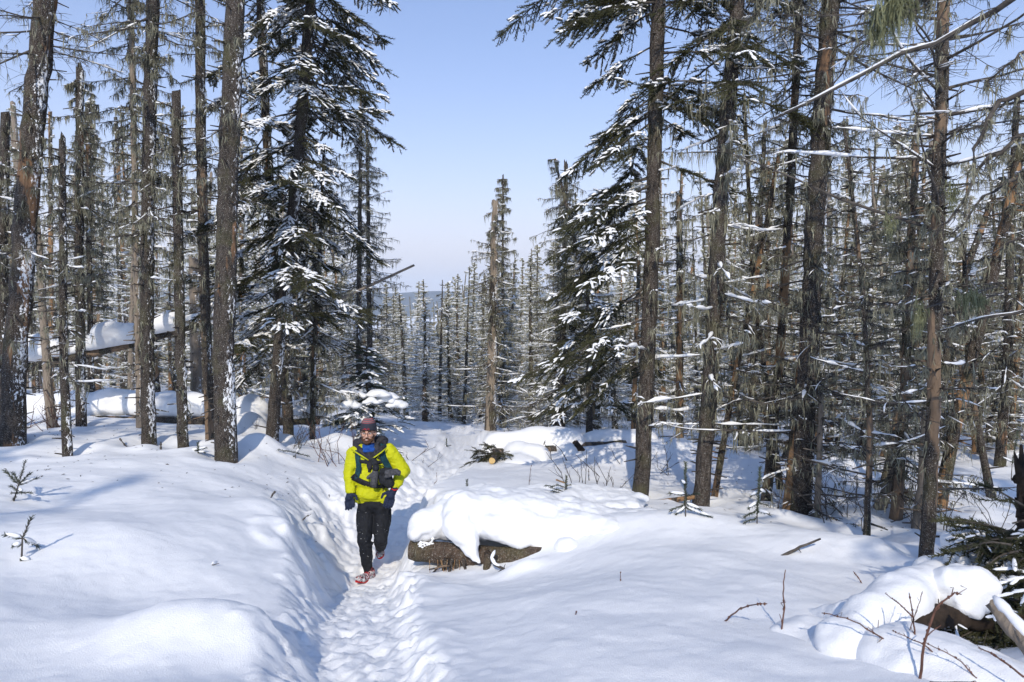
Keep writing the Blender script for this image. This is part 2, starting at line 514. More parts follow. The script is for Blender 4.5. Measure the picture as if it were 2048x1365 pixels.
def height(x, y, detail=True):
    x = np.asarray(x, float); y = np.asarray(y, float)
    sh = x.shape
    x = x.ravel(); y = y.ravel()
    q = _warp(x, np.minimum(y, 60))
    z = np.empty(len(x))
    for i in range(0, len(x), 20000):
        qq = q[i:i + 20000]
        z[i:i + 20000] = _phi(((qq[:, None] - _q[None]) ** 2).sum(-1)) @ _w[:_n] + _w[_n] + qq @ _w[_n + 1:]
    # beyond the near forest the land falls to a flat valley floor
    far = 3.0 + np.interp(y, [40, 60, 120, 400, 900, 30000], [-5.8, -8.0, -13, -26, -29, -29])
    z = z * (1 - sstep(38, 60, y)) + far * sstep(38, 60, y)
    side = sstep(14, 30, np.abs(x) - 0.35 * np.maximum(y, 0))
    z = z * (1 - side) + (np.interp(y, [-30, 0, 10, 20, 40, 60, 120, 400, 900, 30000], [1.7, 1.35, 0.9, 0.0, -2.6, -5, -10, -23, -26, -26])) * side
    for c, sx, sy, a in _mo:
        z += a * np.exp(-((x - c[0]) / sx) ** 2 - ((y - c[1]) / sy) ** 2)
    for (wu, wd) in WELLS:                                # wind-scoured wells round the trunks, with a low rim
        wx, wy = (wu - U0) / FPX * wd, wd * FW[1]
        r2 = ((x - wx) ** 2 + (y - wy + .05) ** 2)
        z += -0.085 * np.exp(-r2 / .21 ** 2) + 0.03 * np.exp(-(np.sqrt(r2) - .42) ** 2 / .14 ** 2)
    near = 1 - sstep(20, 60, y)
    z += near * (0.06 * fbm2(PN[0], x * 0.55, y * 0.55, 3) + 0.012 * fbm2(PN[1], x * 2.3, y * 2.3, 3))
    z += (1 - near) * 0.4 * fbm2(PN[2], x * 0.06, y * 0.06, 3)
    z += sstep(9, 14, y) * near * 0.10 * fbm2(PN[3], x * 0.8, y * 0.8, 3)
    # the trench
    msk = (y > 1.5) & (y < 24) & (np.abs(x) < 6)
    if msk.any():
        xx = x[msk]; yy = y[msk]
        dd = np.empty(len(xx)); fz = np.empty(len(xx)); sg = np.empty(len(xx))
        tg = np.gradient(TRD[:, :2], axis=0)
        for i in range(0, len(xx), 20000):
            dx = xx[i:i + 20000, None] - TRD[None, :, 0]; dy = yy[i:i + 20000, None] - TRD[None, :, 1]
            d2 = dx * dx + dy * dy
            k = d2.argmin(1); r = np.arange(len(k))
            dd[i:i + 20000] = np.sqrt(d2[r, k]); fz[i:i + 20000] = TRD[k, 2]
            sg[i:i + 20000] = np.sign(tg[k, 0] * dy[r, k] - tg[k, 1] * dx[r, k])      # +1: left of the walker's line
        wob = 0.12 * fbm2(PN[4], xx * 1.5, yy * 1.5, 2) + 0.022 * fbm2(PN[5], xx * 8, yy * 8, 2)
        wide = np.where(sg > 0, 0.52 + 0.72 * np.exp(-((yy - 7.9) / 1.9) ** 2) + 0.2 * sstep(9, 11, yy), 0.42 + .16 * sstep(4.5, 7, yy)) - 0.06 * sstep(9, 15, yy)
        wob = wob * (.45 + .55 * sstep(4.0, 6.5, yy))
        s0 = 0.20 + .04 * sstep(4, 6, yy) + 0.4 * wob
        t = np.clip((dd + wob - s0) / np.maximum(wide - s0, 0.1), 0, 1)
        # steps in the broken bank: the wall is steep low down, rounded above
        t2 = sstep(0, 1, t ** 0.8)
        lumps = 0.05 * np.abs(fbm2(PN[6], xx * 5.5, yy * 5.5, 2)) + 0.03 * np.abs(fbm2(PN[7], xx * 12, yy * 12, 2)) - 0.015
        band = np.clip(1 - np.abs(t - 0.45) / 0.6, 0, 1)
        floor = fz + 0.030 * fbm2(PN[5], xx * 7, yy * 7, 3) + 0.012 * fbm2(PN[7], xx * 23, yy * 23, 2)
        zz = z[msk]
        fade = 1 - sstep(19, 23, yy)
        low = floor * (1 - t2) + zz * t2 + lumps * band * 1.5
        rim = 0.02 * np.exp(-((t - 1.0) / 0.35) ** 2)
        z[msk] = zz + (np.minimum(low, np.maximum(zz, floor) + 0.12) + rim - zz) * fade * np.where(t < 1.6, 1, 0)
    return z.reshape(sh)


FOOT = []
for k in range(26):                                      # boot prints pressed into the trench floor
    f = 20 + k * 11
    c = TRD[min(f, 399)]; t = TRD[min(f + 1, 399)] - TRD[min(f, 399) - 1]
    FOOT.append((c[0] + (0.1 if k % 2 else -0.1), c[1], math.atan2(t[1], t[0])))


def gz(x, y):
    return float(height(np.array([x]), np.array([y]))[0])


def ground(u, d, sink=0.0):
    p = P(u, 700, d)
    return np.array([p[0], p[1], gz(p[0], p[1]) - sink])


def grow(start, step, ratio, end):
    o = [start]
    while o[-1] < end: o.append(o[-1] + step); step *= ratio
    return np.array(o[1:])


xs = np.unique(np.round(np.concatenate([np.arange(-4.6, -2.2, .036), np.arange(-2.2, .4, 0.021), np.arange(.4, 4.6, .036)]), 5))
gx = grow(xs[-1], 0.04, 1.09, 5000)
xs = np.concatenate([-gx[::-1] + 0.0, xs, gx])
xs = np.unique(np.round(xs, 5))
ys = np.arange(2.0, 10.5, 0.026)
gy = grow(ys[-1], 0.036, 1.055, 5000)
ys = np.concatenate([np.arange(-40, 0, 2.0), np.arange(0, 2, 0.2), ys, gy])
GX, GY = np.meshgrid(xs, ys)
GZ = height(GX, GY)
for (fx, fy, an) in FOOT:
    ddx = (GX - fx) * math.cos(an) + (GY - fy) * math.sin(an); ddy = -(GX - fx) * math.sin(an) + (GY - fy) * math.cos(an)
    GZ -= 0.045 * np.exp(-(ddx / 0.14) ** 4 - (ddy / 0.06) ** 4)
# clods of broken snow along the trench walls and floor
rc = np.random.default_rng(8)
TG = np.gradient(TRD[:, :2], axis=0)
for q in range(650):
    f = int(395 * rc.random() ** 1.25); sd_ = rc.choice([-1, 1]); nrm = np.array([-TG[f, 1], TG[f, 0]]) * sd_; nrm /= np.linalg.norm(nrm)
    wall = rc.random() < .62
    off = rc.uniform(.24, .60 if sd_ > 0 else .5) if wall else rc.uniform(0, .26)
    c = TRD[f, :2] + nrm * off + rc.normal(0, .03, 2)
    r_ = rc.uniform(.03, .11) if wall else rc.uniform(.02, .05); hgt = r_ * rc.uniform(.25, .45) * (1 if wall else .6) * (1 if sd_ > 0 else .6)
    nf = .55 + .45 * sstep(4.2, 6.5, c[1]); r_ *= nf; hgt *= nf
    if q >= 620:                                          # big slumped lumps on the left wall
        f = int(70 + 150 * rc.random()); nrm = np.array([-TG[f, 1], TG[f, 0]]); nrm /= np.linalg.norm(nrm); c = TRD[f, :2] + nrm * rc.uniform(.36, .85); r_ = rc.uniform(.09, .19); hgt = r_ * rc.uniform(.25, .45)
    i0, i1 = np.searchsorted(ys, [c[1] - 3 * r_, c[1] + 3 * r_]); j0, j1 = np.searchsorted(xs, [c[0] - 3 * r_, c[0] + 3 * r_])
    an = rc.random() * 3.14; el = rc.uniform(.7, 1.4)
    X_ = GX[i0:i1, j0:j1] - c[0]; Y_ = GY[i0:i1, j0:j1] - c[1]
    A_ = (X_ * math.cos(an) + Y_ * math.sin(an)) / el; B_ = (-X_ * math.sin(an) + Y_ * math.cos(an)) * el
    GZ[i0:i1, j0:j1] += hgt * np.exp(-((A_ * A_ + B_ * B_) / r_ ** 2) ** 2)
nx, ny = len(xs), len(ys)
i, j = np.meshgrid(np.arange(ny - 1), np.arange(nx - 1), indexing='ij')
a = (i * nx + j).ravel(); b = a + 1; c = a + nx; d = c + 1
snow_me = to_mesh('snow_ground', np.stack([GX, GY, GZ], -1).reshape(-1, 3), np.concatenate([np.stack([a, b, d], -1), np.stack([a, d, c], -1)]), M['snow'])
snow_ground = link('ground', snow_me)
snow_ground['kind'] = 'structure'
del GX, GY, GZ

# the far hills: forested ridges across the valley
k = NT('forested_hill')
cc = k.coord('Object')
f1 = k.noise(cc, 0.006, 6, 0.65); f2 = k.noise(cc, 0.05, 4, 0.7)
fm = k.math('ADD', k.math('MULTIPLY', f1, 0.6), k.math('MULTIPLY', f2, 0.4))
M['hill'] = k.done(k.ramp(fm, [(0.40, (0.035, 0.042, 0.035)), (0.60, (0.07, 0.08, 0.075)), (0.72, (0.45, 0.46, 0.48))]), 0.95)
hx = np.linspace(-3600, 3600, 361); hy = np.linspace(1750, 3400, 110)
HX, HY = np.meshgrid(hx, hy)
HN = Perlin2(40)
uu = HX / HY * FPX + U0
ridge = 8 + np.interp(uu, [-200, 300, 760, 950, 1100, 1400, 1700, 1900, 2100, 2600], [60, 55, 46, 40, 46, 80, 115, 150, 165, 150])
prof = sstep(1800, 2500, HY) * (1 - 0.55 * sstep(2550, 3350, HY))
HZ = 3 - 30 + (ridge + 30) * prof + prof * (14 * fbm2(HN, HX / 420, HY / 420, 4) + 2.0 * fbm2(HN, HX / 40, HY / 40, 2))
HZ[0] -= 8; HZ[:, 0] -= 20; HZ[:, -1] -= 20; HZ[-1] -= 120
i, j = np.meshgrid(np.arange(len(hy) - 1), np.arange(len(hx) - 1), indexing='ij')
a = (i * len(hx) + j).ravel(); b = a + 1; c = a + len(hx); d = c + 1
hills = link('hills', to_mesh('hills', np.stack([HX, HY, HZ], -1).reshape(-1, 3), np.concatenate([np.stack([a, b, d], -1), np.stack([a, d, c], -1)]), M['hill']))
hills['kind'] = 'structure'

# the air between: one closed box of thin even haze around camera, ground and hills
HAZE = True
if HAZE:
    hm = bpy.data.materials.new('haze_air'); hm.use_nodes = True
    t = hm.node_tree; t.nodes.remove(t.nodes['Principled BSDF'])
    pv = t.nodes.new('ShaderNodeVolumePrincipled')
    pv.inputs['Color'].default_value = (0.80, 0.89, 1.0, 1); pv.inputs['Density'].default_value = 0.00024
    pv.inputs['Anisotropy'].default_value = 0.1
    t.links.new(pv.outputs[0], t.nodes['Material Output'].inputs['Volume'])
    mb = MB(); mb.box((0, 2600, 90), (6000, 2900, 130))
    hz = link('haze', mb.mesh('haze', hm, False)); hz['kind'] = 'stuff'


# ------------------------------------------------------------------ trees: trunk, branches, lichen, snow, needles
def interp_path(path, t):
    path = np.asarray(path, float)
    s = np.linspace(0, 1, len(path))
    return np.stack([np.interp(t, s, path[:, k]) for k in range(3)], -1)


def trunk_mesh(rg, path, r0, r1, mat, sides=12, seg=0.16, broken=False, jag=0.06, knots=True):
    path = np.asarray(path, float)
    L = np.linalg.norm(np.diff(path, axis=0), axis=1).sum()
    n = max(8, int(L / seg))
    t = np.linspace(0, 1, n)
    p = interp_path(path, t)
    for _ in range(3): p[1:-1] = (p[:-2] + 2 * p[1:-1] + p[2:]) / 4
    p[1:-1, :2] += rg.normal(0, r0 * 0.05, (n - 2, 2))
    r = r0 + (r1 - r0) * t
    r = r * (1 + 0.35 * np.exp(-t * L / 0.35))
    mb = MB()
    ang = np.arange(sides) / sides * 2 * np.pi
    lob = 0.05 * np.sin(3 * ang + rg.random() * 6)[None] + 0.04 * np.sin(5 * ang[None] + t[:, None] * 9)
    rr = r[:, None] * (1 + lob + rg.normal(0, 0.045, (n, sides)))
    T = np.gradient(p, axis=0); T = unit(T)
    A = unit(np.cross(np.array([0, 1.0, 0]), T)); B = np.cross(T, A)
    V = p[:, None] + rr[:, :, None] * (A[:, None] * np.cos(ang)[None, :, None] + B[:, None] * np.sin(ang)[None, :, None])
    if broken:
        V[-1] += T[-1] * rg.uniform(-jag, jag * 2.2, (sides, 1))
    V = V.reshape(-1, 3)
    i = np.arange(n - 1)[:, None]; j = np.arange(sides)[None]
    a = i * sides + j; b = i * sides + (j + 1) % sides; c = a + sides; d = b + sides
    F = np.concatenate([np.stack([a, b, d], -1).reshape(-1, 3), np.stack([a, d, c], -1).reshape(-1, 3)])
    o = (n - 1) * sides
    F = np.concatenate([F, np.array([[o + 0, o + q, o + q + 1] for q in range(1, sides - 1)])])
    mb.add(V, F)
    if knots:                                                     # short snapped branch stubs
        m = int(L * 12)
        tt = rg.uniform(0.05, 0.98, m); q = interp_path(path, tt); az = rg.uniform(0, 6.283, m)
        dr = np.stack([np.cos(az), np.sin(az), rg.uniform(-0.35, 0.35, m)], -1)
        rad = (r0 + (r1 - r0) * tt)
        ln = rg.uniform(0.03, 0.2, m) + rad
        pts = np.stack([q + dr * rad[:, None] * 0.7, q + dr * ln[:, None]], 1)
        mb.tubes(pts, np.stack([np.full(m, 0.011), np.full(m, 0.006)], 1), 4)
    return mb, p, r


# a needle shoot: thin core with needles standing off it, along +X, length 1
def brush(nneed, core=0.11, need=0.26, seed=0):
    rg = np.random.default_rng(seed)
    V = [[0, 0, core * .4], [0, core * .7, -core * .5], [0, -core * .7, -core * .5], [.6, 0, core], [.6, core, -core * .6], [.6, -core, -core * .6], [1.12, 0, 0]]
    F = [[0, 1, 4], [0, 4, 3], [1, 2, 5], [1, 5, 4], [2, 0, 3], [2, 3, 5], [3, 4, 6], [4, 5, 6], [5, 3, 6]]
    for k in range(nneed):
        x = (k + rg.random()) / nneed; a = rg.random() * 6.283
        n = len(V); l = need * rg.uniform(.75, 1.2)
        dy, dz = math.cos(a), math.sin(a)
        V += [[x - .045, dy * core * .3, dz * core * .3], [x + .045, dy * core * .3, dz * core * .3], [x + .16, dy * l, dz * l]]
        F += [[n, n + 1, n + 2]]
    return np.array(V), np.array(F)


BRUSH = brush(11, 0.06, 0.24, 1)
BRUSH_FINE = brush(46, 0.035, 0.19, 2)
# snow lying on a shoot: a low rounded loaf
_a = np.array([0, 1, 2, 3, 4]) / 4 * math.pi
LOAF_V = np.array([[-0.05, 0, 0.1]] + [[x, math.cos(q) * w, math.sin(q) * h - .12] for x, w, h in ((.1, .55, .55), (.5, .85, 1.0), (.92, .6, .7)) for q in _a] + [[1.08, 0, .1]])
LOAF_F = [[0, 1 + q, 2 + q] for q in range(4)]
for rr_ in range(2):
    for q in range(4):
        a_ = 1 + rr_ * 5 + q; LOAF_F += [[a_, a_ + 5, a_ + 6], [a_, a_ + 6, a_ + 1]]
LOAF_F += [[16, 12 + q, 11 + q] for q in range(4)]
LOAF_F = np.array(LOAF_F)


def frames(D, tilt=0.0):
    D = unit(D)
    Y = np.cross(np.array([0, 0, 1.0]), D)
    Y = np.where(np.linalg.norm(Y, axis=-1, keepdims=True) < 1e-3, np.array([0, 1.0, 0]), Y)
    Y = unit(Y); Z = np.cross(D, Y)
    return D, Y, Z


def lichen_tufts(rg, mb, O, length, width=0.022, m=0):
    n = len(O)
    if n == 0: return
    for s in range(4):
        az = rg.uniform(0, 6.283, n); w = width * rg.uniform(.35, 1.2, n); l = length * rg.uniform(.35, 1.15, n)
        dx = np.stack([np.cos(az), np.sin(az), np.zeros(n)], -1) * w[:, None]
        off = rg.normal(0, width * .5, (n, 3))
        mid = O + off + np.stack([rg.normal(0, .012, n), rg.normal(0, .012, n), -l * .5], -1)
        tip = mid + np.stack([rg.normal(0, .02, n), rg.normal(0, .02, n), -l * .6], -1)
        V = np.stack([O + off - dx * .5, O + off + dx * .5, mid + dx * .55, mid - dx * .3, tip], 1)
        F = np.array([[0, 1, 2], [0, 2, 3], [3, 2, 4]])
        mb.add(V.reshape(-1, 3), (F[None] + (np.arange(n) * 5)[:, None, None]).reshape(-1, 3), m)


def branch_set(rg, path, r0, r1, zs, lens, elev, sag, az=None, K=6, thick=1.0):
    "N main branches from the trunk; returns points (N,K,3), radii (N,K)"
    n = len(zs)
    base = interp_path(path, zs)
    if az is None: az = (np.arange(n) * 2.399 + rg.normal(0, .5, n))
    t = np.linspace(0, 1, K)[None]
    el = elev
    dirh = np.stack([np.cos(az), np.sin(az), np.zeros(n)], -1)
    h = lens[:, None] * t * np.cos(el)[:, None]
    v = lens[:, None] * (np.sin(el)[:, None] * t + sag[:, None] * t * t)
    P_ = base[:, None] + dirh[:, None] * h[..., None]
    P_[..., 2] += v
    sd = np.stack([-np.sin(az), np.cos(az), np.zeros(n)], -1)
    wob = np.cumsum(rg.normal(0, .035, (n, K)), 1) * t * lens[:, None]
    P_ += sd[:, None] * wob[..., None]
    P_[..., 2] += np.cumsum(rg.normal(0, .022, (n, K)), 1) * t * lens[:, None]
    R = ((0.0065 + 0.0055 * lens)[:, None] * (1 - 0.82 * t)) * thick
    return P_, R


def twigs_on(rg, BP, count, lmin, lmax, up=-0.15, K=3, fwd=0.75, tmin=0.12):
    "count twigs on each branch polyline; returns (N*count, K, 3)"
    n, k, _ = BP.shape
    t = rg.uniform(tmin, 0.99, (n, count)); f = t * (k - 1); i = np.minimum(f.astype(int), k - 2); fr = (f - i)[..., None]
    idx = np.arange(n)[:, None]
    o = BP[idx, i] * (1 - fr) + BP[idx, i + 1] * fr
    tan = unit(BP[idx, i + 1] - BP[idx, i])
    side = unit(np.cross(np.array([0, 0, 1.0]), tan))
    sg = rg.choice([-1.0, 1.0], (n, count))[..., None]
    d = unit(tan * fwd + side * sg * rg.uniform(.5, 1.1, (n, count, 1)) + np.array([0, 0, 1.0]) * (up + rg.normal(0, .25, (n, count, 1))))
    L = np.linalg.norm(BP[:, -1] - BP[:, 0], axis=-1)[:, None]
    l = rg.uniform(lmin, lmax, (n, count)) * L * (1.1 - .75 * t)
    l = np.maximum(l, 0.05)
    s = np.linspace(0, 1, K)[None, None, :, None]
    pts = o[:, :, None] + d[:, :, None] * l[..., None, None] * s
    pts[:, :, 1:] += rg.normal(0, .06, (n, count, K - 1, 3)) * l[..., None, None]
    pts[..., 2] -= (s[..., 0] ** 2) * l[..., None] * 0.12
    return pts.reshape(n * count, K, 3)


def snow_lines(rg, mb, BP, w, frac=.75, m=0, sub=7, sides=5):
    "snow lying in broken lumps along polylines"
    n, k, _ = BP.shape
    keep = rg.random(n) < frac
    BP = BP[keep]; n = len(BP)
    if n == 0: return
    t = np.linspace(0.03, .97, sub); f = t * (k - 1); i = np.minimum(f.astype(int), k - 2); fr = (f - i)[None, :, None]
    pts = BP[:, i] * (1 - fr) + BP[:, i + 1] * fr
    steep = np.abs(unit(BP[:, -1] - BP[:, 0])[:, 2])
    lump = np.clip(rg.normal(.75, .42, (n, sub)), 0.02, 1.6) * (1 - .8 * np.clip((steep - .45) / .4, 0, 1))[:, None]
    lump[:, 0] *= .3; lump[:, -1] *= .2
    r = w * lump
    pts = pts.copy(); pts[..., 2] += r * .55
    mb.tubes(pts, r, sides, m)


def live_spray(rg, BP, dens, m_need, m_snow, mbn, mbs, mbb, seclen=.40, snow=.5, size=.105, snow_w=.021, tmin=.2):
    "flat sprays of needle shoots along spruce branches, with snow lying on them"
    for b in BP:
        L = np.linalg.norm(b[-1] - b[0])
        n = max(6, int(L * dens * 2))
        t = np.sort(rg.uniform(tmin, 1.0, n))
        o = interp_path(b, t)
        o2 = interp_path(b, np.minimum(t + .03, 1.03)); tan = unit(o2 - interp_path(b, t - .03))
        side = unit(np.cross(np.array([0, 0, 1.0]), tan))
        sg = np.where(np.arange(n) % 2 == 0, 1.0, -1.0)[:, None]
        prof = np.clip((t - tmin) / .18, .25, 1) * (1.04 - t) ** .7
        l = seclen * (0.35 + 0.65 * min(L, 1.6) / 1.6) * 1.5 * prof * rg.uniform(.7, 1.15, n) + .05
        d = unit(tan * .62 + side * sg * .8 + np.array([0, 0, 1.0]) * rg.normal(-.16, .14, (n, 1)))
        O, D, S = [], [], []
        for q in range(5):
            act = l > q * size * .85
            p = o + d * (q * size * .85); p = p.copy(); p[:, 2] -= (q * size) ** 2 * .5
            dd = d.copy(); dd[:, 2] -= q * .07
            O.append(p[act]); D.append(dd[act]); S.append(np.full(act.sum(), size))
            for s2 in (-1, 1):
                a2 = (l > (q + .6) * size) & (rg.random(n) < .8)
                d2 = unit(d * .7 + np.cross(np.array([0, 0, 1.0]), d) * s2 * .7 + rg.normal(0, .12, (n, 3)))
                O.append((p + d * size * .3)[a2]); D.append(d2[a2]); S.append(np.full(a2.sum(), size * .8))
        nt = max(3, int(L * 5)); tt = np.linspace(.55, 1.0, nt)       # shoots on the axis itself
        O.append(interp_path(b, tt)); D.append(np.repeat(unit((b[-1] - b[-2])[None]), nt, 0) + rg.normal(0, .1, (nt, 3))); S.append(np.full(nt, size))
        O = np.concatenate(O); D = unit(np.concatenate(D)); S = np.concatenate(S) * rg.uniform(.8, 1.2, len(O))
        X, Y, Z = frames(D)
        mbn.template(BRUSH[0], BRUSH[1], O, X * S[:, None], Y * S[:, None], Z * S[:, None], m_need)
        mbb.tubes(np.stack([o, o + d * l[:, None]], 1), np.stack([np.full(n, .004), np.full(n, .0016)], 1), 3)
        if snow > 0:
            ph = rg.random() * 50
            nz = np.array([mnoise.noise(Vector((q[0] * 3.2 + ph, q[1] * 3.2, q[2] * 3.2))) for q in O])
            load = nz + rg.normal(0, .09, len(O)) > (.34 - .8 * snow)
            Oa, Xa, Ya, Za, Sa = O[load], X[load], Y[load], Z[load], S[load]
            h = snow_w * rg.uniform(.45, 1.4, load.sum())
            up = np.array([0, 0, 1.0])
            Oa = Oa + up * (.012 + h[:, None] * .1)
            mbs.template(LOAF_V, LOAF_F, Oa, Xa * (Sa * rg.uniform(.9, 1.2, len(Sa)))[:, None], Ya * (h * 1.0)[:, None], np.broadcast_to(up, Xa.shape) * (h * .95)[:, None], m_snow)


def build_tree(name, label, cat, group, path, r0, r1, bark, seed, dead=None, live=None, lichen=0.5, snow=0.5, broken=False, lgreen=False, tufts=0.13, sides=12,
               twn=9, seg=.16, snow_w=.017, sub2=True, twk=1.0):
    """path: world points from below ground to the top. dead/live: list of (t0, t1, n, lmin, lmax, elev deg, azimuth or None[, spread])"""
    rg = np.random.default_rng(seed)
    path = np.asarray(path, float)
    org = path[0].copy()
    loc = path - org
    root = thing(name, label, cat, org, group)
    mbt, _, _ = trunk_mesh(rg, loc, r0, r1, bark, sides, seg, broken)
    link('trunk', mbt.mesh('trunk', bark), root)
    mbb, mbl, mbs, mbn = MB(), MB(), MB(), MB()

    def zone(z):
        t0, t1, n, lmin, lmax, el, az = z[:7]
        zs = np.sort(rg.uniform(t0, t1, n))
        k = (zs - t0) / max(t1 - t0, 1e-6)
        ln = (lmax + (lmin - lmax) * k) * rg.uniform(.45, 1.1, n)
        if az is None: a = np.arange(n) * 2.399 + rg.normal(0, .5, n)
        else: a = az + rg.normal(0, z[7] if len(z) > 7 else .7, n)
        return zs, ln, RAD(1) * (el + rg.normal(0, 9, n)), a
    for z in (dead or []):
        zs, ln, el, a = zone(z)
        BP, R = branch_set(rg, loc, r0, r1, zs, ln, el, rg.uniform(-.05, .22, len(zs)), a)
        mbb.tubes(BP, R, 5)
        tw = twigs_on(rg, BP, twn, .14, .42)
        mbb.tubes(tw, np.broadcast_to(np.array([.0042, .003, .0014]) * twk, tw.shape[:2]), 3)
        allp = [tw]
        if sub2:
            tw2 = twigs_on(rg, tw, 2, .3, .6, fwd=.6)
            mbb.tubes(tw2[:, [0, 2]], np.broadcast_to(np.array([.0026, .0010]), (len(tw2), 2)), 3)
        if lichen > 0:
            pts = np.concatenate([tw.reshape(-1, 3)[rg.random(tw.shape[0] * tw.shape[1]) < lichen], BP[:, 1:].reshape(-1, 3)[rg.random(BP.shape[0] * (BP.shape[1] - 1)) < lichen * 1.2]])
            lichen_tufts(rg, mbl, pts, tufts * rg.uniform(.3, 1.25, len(pts)) ** 1.4, .0095)
        if snow > 0:
            snow_lines(rg, mbs, BP, snow_w * 1.25, snow, sub=9)
            snow_lines(rg, mbs, tw, snow_w * (.62 if twk == 1 else .78), snow * (.75 if twk == 1 else 1.1), sub=4, sides=4)
    for z in (live or []):
        zs, ln, el, a = zone(z)
        BP, R = branch_set(rg, loc, r0, r1, zs, ln, el, rg.uniform(-.28, .1, len(zs)), a, 8)
        mbb.tubes(BP, R * 1.2, 5)
        live_spray(rg, BP, z[8] if len(z) > 8 else 10, 0, 0, mbn, mbs, mbb, snow=z[9] if len(z) > 9 else snow)
        if lichen > 0:
            pts = BP[:, 1:].reshape(-1, 3); pts = pts[rg.random(len(pts)) < lichen * .7]
            lichen_tufts(rg, mbl, pts, tufts * rg.uniform(.5, 1.5, len(pts)), .014)
    if lichen > 0:                                                 # tufts on the trunk
        n = int(len(loc) and np.linalg.norm(loc[-1] - loc[0]) * 34 * lichen)
        tt = rg.uniform(.12, 1, n); q = interp_path(loc, tt); az = rg.uniform(0, 6.283, n); rad = (r0 + (r1 - r0) * tt)
        q = q + np.stack([np.cos(az) * rad, np.sin(az) * rad, 0 * az], -1) * 1.05
        lichen_tufts(rg, mbl, q, tufts * rg.uniform(.4, 1.3, n), .014)
    if mbb.n: link('branches', mbb.mesh('branches', M['twig_far_lifted' if twk > 1 else 'twig']), root)['kind'] = 'stuff'
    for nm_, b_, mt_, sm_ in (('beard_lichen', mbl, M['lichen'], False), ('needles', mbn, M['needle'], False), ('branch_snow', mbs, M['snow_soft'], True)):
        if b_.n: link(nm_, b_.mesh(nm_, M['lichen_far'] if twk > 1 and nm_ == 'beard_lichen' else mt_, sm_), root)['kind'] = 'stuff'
    return root


def tpath(pix, d, H=None, drift=0.0, sink=.35):
    "trunk path: pixels from base to top at distance d (top drift metres nearer/farther); base set on the snow"
    u0 = pix[0][0]
    g = ground(u0, d)
    pts = [P(u, v, d + drift * i / max(len(pix) - 1, 1)) for i, (u, v) in enumerate(pix)]
    pts[0] = g
    dn = unit((pts[0] - pts[1])[None])[0]
    pts = [g + dn * sink] + pts
    if H is not None:
        L = np.linalg.norm(pts[-1] - g)
        if L < H: pts.append(pts[-1] + unit((pts[-1] - pts[-2])[None])[0] * (H - L))
    # even spacing
    pts = np.array(pts); s = np.concatenate([[0], np.cumsum(np.linalg.norm(np.diff(pts, axis=0), axis=1))])
    t = np.linspace(0, s[-1], 40)
    return np.stack([np.interp(t, s, pts[:, q]) for q in range(3)], 1)


def rad(px, d): return px / FPX * d / 2


